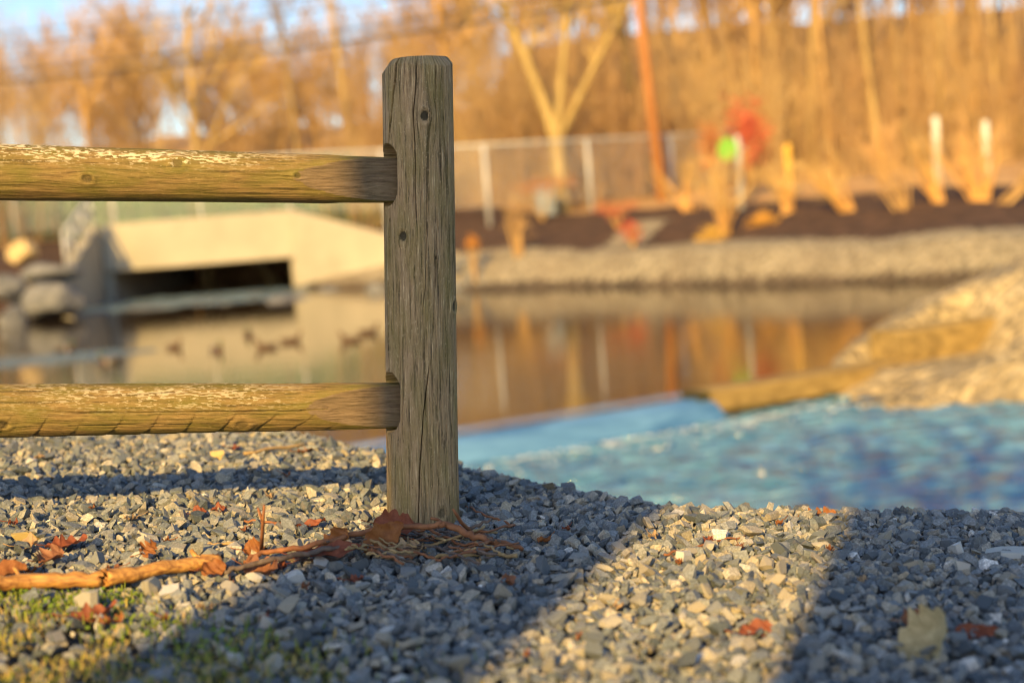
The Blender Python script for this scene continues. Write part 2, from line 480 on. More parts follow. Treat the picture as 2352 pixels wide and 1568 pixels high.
def rot_many(yaw, tx, ty):
    cy, sy = np.cos(yaw), np.sin(yaw); cx, sx = np.cos(tx), np.sin(tx); c2, s2 = np.cos(ty), np.sin(ty)
    n = len(yaw); o = np.ones(n); z = np.zeros(n)
    Rz = np.stack([cy, -sy, z, sy, cy, z, z, z, o], 1).reshape(n, 3, 3)
    Rx = np.stack([o, z, z, z, cx, -sx, z, sx, cx], 1).reshape(n, 3, 3)
    Ry = np.stack([c2, z, s2, z, o, z, -s2, z, c2], 1).reshape(n, 3, 3)
    return Rz @ Rx @ Ry
def scatter(x0, x1, y0, y1, sp):
    gx = np.arange(x0, x1, sp); gy = np.arange(y0, y1, sp)
    X, Y = np.meshgrid(gx, gy); X = X.ravel() + rs.uniform(-.55, .55, X.size) * sp; Y = Y.ravel() + rs.uniform(-.55, .55, Y.size) * sp
    return X, Y
POST_XY = np.array([-0.190, 2.65])
def build_gravel():
    X, Y = scatter(-2.2, 1.8, 1.45, 4.7, 0.0119)
    ok = (np.abs(X + 0.0) < 0.385 * Y + 0.12) & (Y < crest_y(X) + 0.22)
    ok &= np.hypot(X - POST_XY[0], Y - POST_XY[1]) > 0.072
    X, Y = X[ok], Y[ok]
    X2, Y2 = scatter(-5.5, 4.5, -1.5, 7.5, 0.075)
    ok2 = ~((np.abs(X2) < 0.385 * Y2 + 0.08) & (Y2 < crest_y(X2) + 0.20) & (Y2 > 1.42)) & (Y2 < crest_y(X2) + 2.5)
    n1 = len(X)
    X = np.concatenate([X, X2[ok2]]); Y = np.concatenate([Y, Y2[ok2]])
    n = len(X)
    s = np.exp(rs.normal(math.log(0.0067), 0.38, n)); s = np.clip(s, 0.0032, 0.0155)
    s[n1:] = rs.uniform(0.02, 0.045, n - n1)
    # fewer stones where the grass grows at the lower left
    grass = sstep(0, 1, (1.80 - X * 0.4 - Y) * 8) * (X < 0.15)
    thin = (rs.uniform(size=n) < grass * np.clip(0.15 - X * 1.2, 0, .7)) & (np.arange(n) < n1)
    z = ground_z(X, Y) + s * rs.uniform(-0.25, 1.05, n)
    tone = np.clip(rs.beta(2.0, 2.6, n), 0, 1)
    tone = np.where(rs.uniform(size=n) < 0.015, rs.uniform(0.9, 1.0, n), np.minimum(tone, 0.9))
    R = rot_many(rs.uniform(0, 6.283, n), rs.normal(0, 0.62, n), rs.normal(0, 0.62, n))
    shape = rs.randint(0, len(HULLS), n)
    proj = s / np.maximum(Y, 0.5)
    vis = (np.arange(n) < n1) & (np.abs(X) < 0.345 * Y) & (Y > 1.74) & (Y < crest_y(X)) & ~thin
    big = np.argsort(-np.where(vis, proj, 0))[:300]
    single = np.zeros(n, bool); single[big] = True
    vs_, fs_, ts_ = [], [], []; off = 0
    for k in range(len(HULLS)):
        idx = np.where((shape == k) & ~single & ~thin)[0]
        hv, hf = HULLS[k]
        P = np.einsum('nij,vj->nvi', R[idx], hv) * s[idx, None, None] + np.stack([X[idx], Y[idx], z[idx]], 1)[:, None, :]
        nf = hf[None] + (np.arange(len(idx)) * len(hv))[:, None, None] + off
        vs_.append(P.reshape(-1, 3)); fs_.append(nf.reshape(-1, 3)); ts_.append(np.repeat(tone[idx], len(hv)))
        off += len(idx) * len(hv)
    me = mesh('gravel', np.concatenate(vs_), np.concatenate(fs_), M_GRAV, False, {'tone': ('FLOAT', np.concatenate(ts_))})
    g = obj('gravel', me, bank); stuff(g); g['label'] = 'crushed grey and tan stones covering the bank'
    mb = [mesh('stone', v, f, M_STONE) for v, f in HULLB]
    for i in big:
        o = bpy.data.objects.new('stone', mb[i % len(mb)]); COL.objects.link(o); o.parent = bank
        o.matrix_world = Matrix.Translation((X[i], Y[i], z[i])) @ Matrix(R[i].tolist()).to_4x4() @ Matrix.Scale(s[i] * 0.95, 4)
build_gravel()

# ------------------------------------------------------------------ far ground, peninsula, bed, water
WX = np.array([-80, -20, -16.6, -15.9, -8.0, -6.6, -4.3, -2, 1.6, 6.8, 10, 11.1, 14, 80])
WY = np.array([50, 45, 48, 54.3, 54.3, 52.5, 50, 44, 41, 35, 31.5, 30.6, 30, 34])
def far_z(X, Y):
    t = Y - np.interp(X, WX, WY) + 1.5 * (fbm(X * 0.33 + 2, 0 * X, 19, 3) - 0.5) * sstep(-6, -2, X)
    right = sstep(-1.5, 3.0, X)
    z = np.where(t < 0, ZP + 0.5 * t, 0)
    berm = np.interp(t, [0, 0.9, 1.5, 2.6, 4, 8, 13, 18, 30, 45, 80, 120, 400], [ZP, -1.2, -0.88, -0.76, -0.74, -0.15, 0.28, 0.55, 0.9, 2.6, 12.5, 17, 22])
    left = np.interp(t, [0, 1.0, 2.5, 5, 8, 13, 24, 36, 70, 110, 400], [ZP, -1.3, -0.7, -0.2, 0.3, 0.8, 1.1, 2.2, 8.5, 11, 15])
    z = np.where(t >= 0, berm * right + left * (1 - right), z)
    z = z + 0.34 * (fbm(X * 0.55, Y * 0.55, 11, 4) - 0.5) * sstep(0.3, 2, t) + 4.0 * (fbm(X * 0.05 + 3, Y * 0.05, 12, 3) - 0.5) * sstep(30, 70, t)
    z = np.where((X > -15.75) & (X < -8.15) & (Y < 69) & (Y > 40), -2.5, z)
    return np.maximum(z, -3.0)
fg = sheet('far_ground', nonuni([(-300, -40, 20), (-40, -20, 30), (-20, 16, 170), (16, 40, 30), (40, 300, 20)]),
           nonuni([(26, 30, 8), (30, 60, 150), (60, 80, 40), (80, 160, 30), (160, 420, 12)]), far_z, [M_FARG, M_MULCH, M_LITTER, M_WET], True)
cx = np.zeros(len(fg.polygons) * 3); fg.polygons.foreach_get('center', cx); cx = cx.reshape(-1, 3)
tt = cx[:, 1] - np.interp(cx[:, 0], WX, WY)
wob = 1.0 * (fbm(cx[:, 0] * .35, cx[:, 1] * .35, 5, 3) - 0.5)
mi = np.where(tt + wob < 2.7, 0, np.where(tt + wob * 3 < 12.5, 1, 2))
mi = np.where((cx[:, 0] < -16) & (tt < 2), 1, mi)
path = (np.abs(cx[:, 0] - (2.6 + (cx[:, 1] - 41) * 0.42)) < 0.75) & (tt > 2) & (tt < 9)      # pale path through the mulch
mi = np.where(path, 0, mi)
mi = np.where(cx[:, 2] + 0.1 * wob < ZP + 0.20, 3, mi)
fg.polygons.foreach_set('material_index', mi.astype(np.int32))
struct(obj('far_ground', fg))

PEN = np.array([(3.5, 17.1), (3.9, 18.4), (6.5, 23.9), (9.5, 29), (11.5, 31.5), (60, 38), (60, 13), (9, 14.6), (6.2, 15.6), (5.0, 16.2), (4.2, 16.7)])
def sd_poly(px, py, poly):
    d = np.full(px.shape, 1e9); ins = np.zeros(px.shape, bool); n = len(poly)
    for i in range(n):
        a = poly[i]; b = poly[(i + 1) % n]; e = b - a
        t = np.clip(((px - a[0]) * e[0] + (py - a[1]) * e[1]) / (e @ e), 0, 1)
        d = np.minimum(d, np.hypot(px - a[0] - t * e[0], py - a[1] - t * e[1]))
        c = ((a[1] > py) != (b[1] > py)) & (px < (b[0] - a[0]) * (py - a[1]) / (b[1] - a[1] + 1e-12) + a[0])
        ins ^= c
    return np.where(ins, d, -d)
def pen_z(X, Y):
    sd = sd_poly(X, Y, PEN) + 0.7 * (fbm(X * 0.7, Y * 0.7, 23, 3) - 0.5)
    z = np.where(sd > 0, -1.93 + np.interp(sd, [0, 0.4, 1.6, 4, 9], [0, 0.36, 0.92, 1.75, 2.3]), -1.93 + 0.7 * sd)
    z = z + 0.12 * (fbm(X * 1.3, Y * 1.3, 21, 4) - 0.5) + 0.05 * (vnoise(X * 9, Y * 9, 4) - 0.5) * (sd > 0)
    tq = (X - 2.19) * 0.882 + (Y - 16.5) * 0.471; qq = (X - 2.19) * 0.471 - (Y - 16.5) * 0.882
    z = z - 0.42 * sstep(-0.25, 0.0, qq) * (1 - sstep(4.2, 6.0, tq)) * (1 - sstep(0.6, 2.2, qq)) * (sd > 0)
    z = np.where((qq > -0.62) & (sd > -1), np.minimum(z, -1.74 + 1.3 * sstep(4.3, 5.6, tq) + 1.5 * sstep(1.2, 2.6, qq)), z)
    return np.maximum(z, -3.0)
struct(obj('gravel_spit', sheet('gravel_spit', nonuni([(2.5, 12, 150), (12, 60, 24)]), nonuni([(12, 15, 10), (15, 24, 130), (24, 38, 60)]), pen_z, M_SPIT, True)))
struct(obj('stream_bed', sheet('stream_bed', np.linspace(-80, 80, 5), np.linspace(0, 75, 5), lambda X, Y: X * 0 - 3.1, M_MULCH)))

WL0, WL1 = np.array([-2.3, 14.10]), np.array([2.19, 16.5])     # weir line
wd = (WL1 - WL0) / np.linalg.norm(WL1 - WL0); wn_ = np.array([wd[1], -wd[0]])   # downstream normal
def weir(t, q=0.0, z=0.0): p = WL1 + wd * t + wn_ * q; return (p[0], p[1], z)
a_ = weir(-8); b_ = weir(6)
pw = mesh('pond_water', [(-80, 6, ZP), (-4.0, 9, ZP), weir(-5.1, -0.03, ZP), weir(2.9, -0.03, ZP), weir(5, -0.03, ZP), (80, 19, ZP), (80, 70, ZP), (-80, 70, ZP)], [tuple(range(8))], M_POND)
struct(obj('pond_water', pw))
def low_z(X, Y):
    q = (X - WL1[0]) * wn_[0] + (Y - WL1[1]) * wn_[1]
    turb = np.exp(-np.maximum(q - 0.3, 0) / 2.2)
    z = 0.10 * (fbm(X * 1.7, Y * 3.1, 31, 3) - 0.5) + 0.08 * (fbm(X * 4.3 + Y, Y * 7.0, 37, 3) - 0.5)
    z = z + turb * 0.07 * (fbm(X * 6, Y * 9, 41, 3) - 0.4)
    return ZL + z
lw = sheet('stream_water', nonuni([(-4, 8, 190), (8, 40, 10)]), nonuni([(3, 9, 20), (9, 17.4, 170)]), low_z, M_LOW, True,
           keep=lambda X, Y, Z: ((X - WL1[0]) * wn_[0] + (Y - WL1[1]) * wn_[1]) > 0.02)
struct(obj('stream_water', lw))
# the sheet of water that slides over the weir
tl = np.linspace(-5.4, 0.02, 160)
prof = np.array([(-0.5, 0.004), (-0.2, 0.002), (0.0, -0.006), (0.12, -0.03), (0.22, -0.075), (0.31, -0.14), (0.38, -0.21), (0.45, -0.28), (0.52, -0.35), (0.6, -0.42)])
qi = np.linspace(-0.5, 0.6, 34)
zi = np.interp(qi, prof[:, 0], prof[:, 1])
T, Q = np.meshgrid(tl, qi, indexing='ij')
ZZ = ZP + np.interp(Q.ravel(), qi, zi) + 0.018 * (fbm(T.ravel() * 2.1, Q.ravel() * 0.6, 51, 3) - 0.5) * sstep(-0.3, 0.3, Q.ravel()) * 2
Qw = Q.ravel() + 0.10 * (fbm(T.ravel() * 0.8, 0 * Q.ravel(), 53, 2) - 0.5) * sstep(0, 0.4, Q.ravel())
sv = np.stack([WL1[0] + wd[0] * T.ravel() + wn_[0] * Qw, WL1[1] + wd[1] * T.ravel() + wn_[1] * Qw, ZZ], 1)
struct(obj('weir_spill_water', mesh('weir_spill_water', sv, grid_faces(len(tl), len(qi)), M_SPILL, True)))
# riffle near the far left shore that catches the sky
rv = sheet('riffle_water', np.linspace(-13.5, -6.0, 90), np.linspace(27.5, 32.0, 60), lambda X, Y: ZP + 0.006 + 0.035 * fbm(X * 2.2, Y * 4.5, 71, 3) * np.clip(1 - ((X + 10.5) / 3.6) ** 2, 0, 1) * np.clip(1 - ((Y - 29.6 - 0.1 * (X + 10)) / 1.7) ** 2, 0, 1) - 0.012, M_RAPID)
struct(obj('riffle_water', rv))
rv = sheet('rapids_water', np.linspace(-15.4, -7.2, 110), np.linspace(47.0, 53.9, 90), lambda X, Y: ZP + 0.02 + 0.10 * fbm(X * 1.6, Y * 2.6, 73, 3) * np.clip(1 - ((X + 11.5) / 4.0) ** 4, 0, 1) + 0.012 * (Y - 47) - 0.05, M_RAPID)
struct(obj('rapids_water', rv))
# foam flecks at the foot of the spill
fm = MB()
for i in range(420):
    t = rs.uniform(-5.0, 1.6); q = 0.50 + rs.exponential(0.22); s = rs.uniform(0.004, 0.016)
    hv, hf = HULLS[i % 24]
    p = weir(t, q, ZL + 0.02)
    fm.add(hv * np.array([s * 1.7, s * 1.2, s * 0.7]) + np.array(p), [tuple(x) for x in hf])
stuff(obj('foam', fm.mesh('foam', M_FOAM, True)), 'white foam churned up below the weir', 'foam')

# ------------------------------------------------------------------ weir timbers
def timber(name, t0, t1, q0, q1, z0, z1, mat, seed):
    n = 40
    ts = np.linspace(t0, t1, n); m = MB(); ring = []
    for i, t in enumerate(ts):
        e = 0.012 * (vnoise(np.array([t * 3.0]), np.array([0.0]), seed)[0] - 0.5)
        b = 0.05 * (vnoise(np.array([t * 2.2]), np.array([5.0]), seed)[0] - 0.3)
        c = 0.03
        pr = [(q0, z0), (q0, z1 - c), (q0 + c, z1), (q1 - c, z1 + e), (q1, z1 - c + e), (q1 + e, z0 + 0.04 + b), (q1 - 0.05, z0)]
        ring += [weir(t, q, z) for q, z in pr]
    k = 7
    f = [(i * k + j, i * k + (j + 1) % k, (i + 1) * k + (j + 1) % k, (i + 1) * k + j) for i in range(n - 1) for j in range(k)]
    f += [tuple(range(k))[::-1], tuple((n - 1) * k + j for j in range(k))]
    return fixn(mesh(name, ring, f, mat))
t1 = empty('weir_beam', weir(0, 0, ZP))
tag(t1, 'long low squared timber at the end of the weir, golden front and mossy underside', 'beam')
def under(o, p):
    o.parent = p; o.matrix_parent_inverse = p.matrix_basis.inverted(); return o
under(obj('beam', timber('beam', 0.0, 3.3, -0.28, 0.16, -1.98, -1.69, M_TIMB, 3)), t1)
under(obj('mossy_underside', timber('mossy_underside', 0.02, 2.2, -0.24, 0.11, -2.14, -1.985, M_MOSS, 9)), t1)
under(obj('mossy_end', timber('mossy_end', -0.14, -0.003, -0.26, 0.13, -2.1, -1.70, M_MOSS, 12)), t1)
t2 = empty('upper_beam', weir(2.75, -0.2, -1.68))
tag(t2, 'short upper timber stacked on the weir beam and running into the gravel spit', 'beam')
under(obj('beam', timber('beam', 3.05, 5.1, -0.5, 0.04, -1.86, -1.34, M_TIMB2, 5)), t2)

# ------------------------------------------------------------------ fence
def knotwarp(s, l, knots):
    ds = np.zeros_like(s); mk = np.zeros_like(s)
    for ks, kl, r, hole in knots:
        d2 = ((s - ks) / (r * 1.9)) ** 2 + ((l - kl) / (r * 4.5)) ** 2
        ds += -(s - ks) * 0.75 * np.exp(-d2)
        rr = np.hypot((s - ks) / r, (l - kl) / (r * 1.15))
        ang = np.arctan2(l - kl, s - ks)
        mk = np.maximum(mk, hole * (1 - sstep(0.80, 1.0, rr + 0.04 * np.sin(ang * 3 + 1))))
    return ds, mk
post_base = at(972, 1205, 2.65); post_top = at(958, 133, 2.65)
pb = np.array(post_base); pt = np.array(post_top)
ax = (pt - pb); PH = np.linalg.norm(ax); ax /= PH
SLOT_DIR = None
# rails first: their axis gives the direction of the mortises
def rail_axis(xr, yr, xl, yl, Yr=2.65, Yl=2.49):
    return np.array(at(xr, yr, Yr)), np.array(at(xl, yl, Yl))
UR, UL = rail_axis(930, 415, 0, 396)
LR, LLp = rail_axis(940, 930, 0, 944)
def fence_post():
    na, nb_, nz = 340, 40, 330
    th = np.concatenate([np.linspace(-1.75, 1.75, na), np.linspace(1.75, 2 * math.pi - 1.75, nb_ + 2)[1:-1]])
    ls = np.concatenate([np.linspace(-0.12, PH - 0.03, nz), np.linspace(PH - 0.029, PH, 14)])
    T, Lz = np.meshgrid(th, ls, indexing='ij'); T = T.ravel(); Lz = Lz.ravel()
    f = np.clip(Lz / PH, 0, 1)
    r = 0.0672 + (0.0640 - 0.0672) * f
    s = r * T
    tw = np.where(T > math.pi, T - 2 * math.pi, T)
    s = r * tw
    r = r + 0.0022 * (fbm(tw * 2.2 + 4, Lz * 3.0, 61, 3) - 0.5) + 0.0016 * np.cos(4 * tw + 0.6)
    # fine weathered ribs
    kn = [(0.067 * 0.24, (1205 - 268) / 1232.0, 0.0085, 1.0), (-0.067 * 0.41, (1205 - 530) / 1232.0, 0.0085, 1.0),
          (0.067 * 1.25, (1205 - 700) / 1232.0, 0.008, 0.8), (0.067 * 0.52, (1205 - 585) / 1232., 0.003, 0.8), (0.067 * 0.62, 0.03, 0.009, 0.6)]
    ds, mk = knotwarp(s, Lz, kn)
    sg = s + ds + 0.012 * (fbm(Lz * 1.6, tw * 0.7, 64, 3) - 0.5)
    rib = fbm(sg * 420, Lz * 3.0, 65, 2)
    r = r - 0.0011 * sstep(0.5, 0.8, rib)
    for ks, kl, kr, hl in kn:
        rr = np.hypot((s - ks) / kr, (Lz - kl) / (kr * 1.2))
        r = r + 0.0022 * np.exp(-((rr - 1.5) / 0.5) ** 2) - 0.0020 * (1 - sstep(0.7, 1.05, rr)) * hl
    # drying cracks: (height, angle) polylines
    Hh = lambda y: (1205 - y) / 1232.0
    cracks = [([(Hh(120), -.52), (Hh(180), -.62), (Hh(240), -.78), (Hh(325), -.98)], 0.0030, 0.011),
              ([(Hh(465), -.95), (Hh(560), -1.02), (Hh(640), -1.10), (Hh(840), -1.12)], 0.0022, 0.012),
              ([(Hh(980), -1.12), (Hh(1100), -1.10), (Hh(1240), -1.12)], 0.0013, 0.009),
              ([(Hh(128), .07), (Hh(200), .02), (Hh(260), -.07), (Hh(330), -.03), (Hh(420), -.04), (Hh(500), -.02)], 0.0010, 0.006),
              ([(Hh(130), .62), (Hh(240), .58), (Hh(300), .66)], 0.0010, 0.006),
              ([(Hh(380), .30), (Hh(520), .26), (Hh(640), .22), (Hh(700), .12)], 0.0007, 0.004),
              ([(Hh(480), .62), (Hh(640), .50), (Hh(760), .40)], 0.0007, 0.004),
              ([(Hh(820), .30), (Hh(940), .10), (Hh(1060), -.02), (Hh(1150), -.06), (Hh(1240), -.12)], 0.0012, 0.008),
              ([(Hh(600), -.55), (Hh(760), -.62), (Hh(900), -.50), (Hh(1000), -.55)], 0.0007, 0.004),
              ([(Hh(900), .62), (Hh(1080), .55), (Hh(1240), .50)], 0.0006, 0.004),
              ([(Hh(760), .85), (Hh(900), .80), (Hh(1010), .86)], 0.0006, 0.004)]
    ck = np.zeros_like(s)
    for pl, wd_, dp in cracks:
        pl = sorted(pl); hz = np.array([a for a, b in pl]); an = np.array([b for a, b in pl])
        c0 = np.interp(Lz, hz, an) * 0.0655 + 0.0012 * (fbm(Lz * 40, Lz * 0, 66, 2) - 0.5)
        ends = sstep(hz[0] - 0.01, hz[0] + 0.03, Lz) * (1 - (sstep(hz[-1] - 0.03, hz[-1] + 0.01, Lz) if hz[-1] < PH - 0.05 else 0))
        wv = wd_ * (0.35 + 0.65 * ends)
        g = ends * (1 - sstep(0.45, 1.0, np.abs(s - c0) / wv))
        r = r - dp * g
        ck = np.maximum(ck, g)
    # chamfered, weathered top
    top = PH - Lz
    lim = 0.050 + top * 0.75 + 0.004 * np.cos(3 * tw + 1.0) + 0.0025 * (fbm(tw * 8, top * 100, 67, 2) - 0.5)
    r = np.where(top < 0.03, np.minimum(r, lim), r)
    ca = np.stack([np.sin(T), -np.cos(T), 0 * T], 1)
    P = pb + Lz[:, None] * ax + r[:, None] * ca
    P[:, 2] += np.where(top < 0.0005, 0.003 * (fbm(tw * 6, tw * 0, 68, 3) - 0.5), 0)
    cut = np.zeros_like(s)
    # mortises: slots with round ends, opening towards the rails
    for (R_, Lf, ytop, ybot) in ((UR, UL, 322, 461), (LR, LLp, 838, 976)):
        a = Lf - R_; a[2] = 0; a /= np.linalg.norm(a); a = rotz(rad(11)) @ a; b = np.array([-a[1], a[0], 0])
        cen = pb + Lz[:, None] * ax
        rel = P - cen
        da = rel @ a; db = rel @ b
        z0, z1 = Hh(ybot), Hh(ytop)
        hw = 0.0345
        e = np.minimum(Lz - z0, z1 - Lz)
        half = hw * np.sqrt(np.clip(1 - np.clip(1 - e / 0.03, 0, 1) ** 2, 0, 1))
        inside = (da > 0) & (e > 0) & (np.abs(db) < half)
        tgt = 0.004 + 0.006 * fbm(db * 260, Lz * 12, 69, 2)
        P = np.where(inside[:, None], cen + np.minimum(da, tgt)[:, None] * a + db[:, None] * b, P)
        cut = np.where(inside, 1.0, cut)
    n2 = len(ls)
    fs = grid_faces(len(th), n2, True)
    P.reshape(len(th), n2, 3)[:, -1, :] = pt - ax * 0.004
    v = P
    grain = np.stack([sg, Lz, 0 * s], 1); mark = np.stack([np.maximum(mk * 0.9, ck * 0.55), cut * 0.3, 0 * s], 1)
    fl = fs
    return mesh('post', v, fl, M_POST, True, {'grain': ('FLOAT_VECTOR', grain), 'mark': ('FLOAT_VECTOR', mark)})
po = obj('fence_post', fence_post())
tag(po, 'weathered grey round fence post with chamfered top and drying cracks', 'fence post')

RAIL_LEN = 3.35
def rail(R_, Lf, seed, knots, crk, scallop, rad0):
    a = Lf - R_; vis = np.linalg.norm(a); a /= vis
    upv = np.array([0, 0, 1.0]); b = np.cross(a, upv); b /= np.linalg.norm(b)      # b: towards the camera side?
    if b[1] > 0: b = -b
    c = np.cross(b, a); c = c if c[2] > 0 else -c
    l = np.concatenate([np.linspace(0, 1.0, 480), np.linspace(1.0, RAIL_LEN, 60)[1:]])
    th = np.concatenate([np.linspace(-2.0, 2.0, 110), np.linspace(2.0, 2 * math.pi - 2.0, 26)[1:-1]])
    T, Ll = np.meshgrid(th, l, indexing='ij'); T = T.ravel(); Ll = Ll.ravel()
    tw = np.where(T > math.pi, T - 2 * math.pi, T)           # 0 faces the camera, + is up
    r0 = rad0 + 0.004 * sstep(0, 0.9, Ll)
    r = r0 + 0.0030 * (fbm(tw * 1.4, Ll * 4.5, seed, 3) - 0.5) + 0.0014 * (fbm(tw * 5, Ll * 9, seed + 1, 3) - 0.5)
    s = r0 * tw
    ds, mk = knotwarp(s, Ll, knots)
    sg = s + ds + 0.006 * (fbm(Ll * 3, tw * 0.6, seed + 2, 3) - 0.5)
    r = r - 0.0007 * sstep(0.5, 0.8, fbm(sg * 380, Ll * 4, seed + 3, 2))
    for ks, kl, kr, hl in knots:
        rr = np.hypot((s - ks) / kr, (Ll - kl) / (kr * 1.2))
        r = r + 0.0016 * np.exp(-((rr - 1.4) / 0.5) ** 2) - 0.0016 * (1 - sstep(0.7, 1.05, rr)) * hl
    if scallop:                                              # draw-knife steps along the underside
        ph = (Ll + s * 0.75 + 0.035 * fbm(Ll * 5, tw * .5, seed + 8, 2)) / 0.066
        saw = ph - np.floor(ph)
        side = sstep(0.3, -0.5, tw) * sstep(0.10, 0.22, Ll) * 0.9 + 0.35 * sstep(0.8, 1.3, tw) * sstep(0.1, 0.2, Ll)
        r = r - (0.0006 + 0.0022 * vnoise(np.floor(ph) * 1.7, 0 * ph, seed + 9)) * saw ** 2.5 * side
    ck = np.zeros_like(s)
    for pl, wd_, dp in crk:
        pl = sorted(pl); hz = np.array([x for x, y in pl]); an = np.array([y for x, y in pl])
        c0 = np.interp(Ll, hz, an) + 0.0016 * (fbm(Ll * 35, Ll * 0, seed + 5, 2) - 0.5)
        ends = sstep(hz[0] - 0.01, hz[0] + 0.03, Ll) * (1 - sstep(hz[-1] - 0.03, hz[-1] + 0.01, Ll))
        g = ends * (1 - sstep(0.4, 1.0, np.abs(s - c0) / wd_))
        r = r - dp * g; ck = np.maximum(ck, g)
    pbb = r * np.cos(tw); pcc = r * np.sin(tw)
    # tenon: front and back sliced flat towards the tip, slightly tapered top and bottom
    tip = np.interp(Ll, [0, 0.06, 0.27], [0.020, 0.022, rad0 + 0.012])
    tip = tip + 0.0012 * (fbm(pcc * 60, Ll * 22, seed + 6, 2) - 0.5)
    cut = np.where((np.abs(pbb) > tip), 1.0, 0.0) * (pbb > 0)
    pbb = np.clip(pbb, -tip, tip)
    tz = np.interp(Ll, [0, 0.12, 0.35], [0.0405, 0.0425, 0.06])
    pcc = np.clip(pcc, -tz, tz)
    P = R_ + Ll[:, None] * a + pbb[:, None] * b + pcc[:, None] * c
    n2 = len(l); fs = grid_faces(len(th), n2, True)
    P.reshape(len(th), n2, 3)[:, 0, :] = R_; P.reshape(len(th), n2, 3)[:, -1, :] = R_ + a * RAIL_LEN
    v = P; fl = fs
    cutd = cut * sstep(0.30, 0.20, Ll)
    fleck = sstep(0.05, 0.75, np.sin(tw)) * sstep(0.12, 0.40, Ll) if not scallop else 0.55 * sstep(-0.2, 0.5, np.sin(tw)) * sstep(0.15, 0.3, Ll) * sstep(0.85, 0.5, Ll)
    grain = np.stack([sg, Ll, 0 * s], 1); mark = np.stack([np.maximum(mk * 0.8, ck * 0.6), cutd, fleck], 1)
    return mesh('rail', v, fl, M_RAIL, True, {'grain': ('FLOAT_VECTOR', grain), 'mark': ('FLOAT_VECTOR', mark)})
px = lambda x: (930 - x) / 1232.0 * 1.03
ru = obj('fence_rail', rail(UR, UL, 81, [(0.003, px(690), 0.0055, 0.7), (0.022, px(440), 0.009, 0.5), (-0.010, px(258), 0.008, 0.6), (-0.02, px(888), 0.012, 0.35), (0.01, px(5), 0.009, 0.5)],
                            [([(px(690), 0.0005), (px(560), 0.004)], 0.0011, 0.005), ([(px(240), 0.012), (px(0), 0.014)], 0.0009, 0.004), ([(px(905), -0.001), (px(720), 0.001)], 0.0007, 0.003),
                             ([(px(480), 0.014), (px(330), 0.016)], 0.0007, 0.003)], False, 0.0445))
tag(ru, 'upper round fence rail with pale peeling flecks along its sunlit top', 'fence rail')
rl = obj('fence_rail', rail(LR, LLp, 91, [(0.000, px(737), 0.0055, 0.7), (-0.020, px(70), 0.009, 0.8), (-0.030, px(560), 0.010, 0.4)],
                            [([(px(905), 0.001), (px(640), -0.002), (px(300), 0.0), (px(150), 0.003)], 0.0013, 0.006), ([(px(500), -0.026), (px(180), -0.024)], 0.0008, 0.004)], True, 0.0440))
tag(rl, 'lower fence rail, greener, with slanting drawknife steps along its underside', 'fence rail')
# the next post carries the other ends of the rails (beyond the left edge of the view)
ue = UR + (UL - UR) / np.linalg.norm(UL - UR) * (RAIL_LEN - 0.03)
gz = float(ground_z(np.array([ue[0]]), np.array([ue[1]]))[0])
m = MB(); m.tube([(ue[0], ue[1], gz - 0.1), (ue[0], ue[1], gz + 0.5), (ue[0], ue[1], gz + 0.93), (ue[0], ue[1], gz + 0.96)], [0.068, 0.067, 0.066, 0.052], 28)
tag(obj('fence_post', m.mesh('next_post', M_BARKD)), 'next round fence post holding the far ends of both rails', 'fence post')

# ------------------------------------------------------------------ trees
def branch(rng, p, d, L, r, level, out, wig=0.18, maxlev=3, droop=0.0, ratio=0.55, kids=(5, 7, 6, 4)):
    n = max(3, int(5 - level + 2)); pts = [np.array(p, float)]; rr = [r]; dd = np.array(d, float)
    for i in range(n):
        dd = dd + rng.normal(0, wig * (0.35 + 0.3 * level), 3); dd[2] += 0.05 * (level > 0) - droop * (level > 1)
        dd /= np.linalg.norm(dd)
        pts.append(pts[-1] + dd * L / n); rr.append(r * (1 - 0.72 * (i + 1) / n) if level else r * (1 - 0.6 * (i + 1) / n))
    out.append((level, pts, rr))
    if level >= maxlev: return
    for k in range(kids[level]):
        f = rng.uniform(0.32 if level == 0 else 0.15, 1.0)
        i = min(n - 1, int(f * n)); q = pts[i] + (pts[i + 1] - pts[i]) * (f * n - i)
        base = (pts[i + 1] - pts[i]); base /= np.linalg.norm(base)
        side = rng.normal(size=3); side -= base * side.dot(base); side /= np.linalg.norm(side)
        a = rng.uniform(0.45, 0.95)
        nd = base * math.cos(a) + side * math.sin(a)
        branch(rng, q, nd, L * ratio * rng.uniform(0.6, 1.1), rr[i] * rng.uniform(0.4, 0.62), level + 1, out, wig, maxlev, droop, ratio, kids)
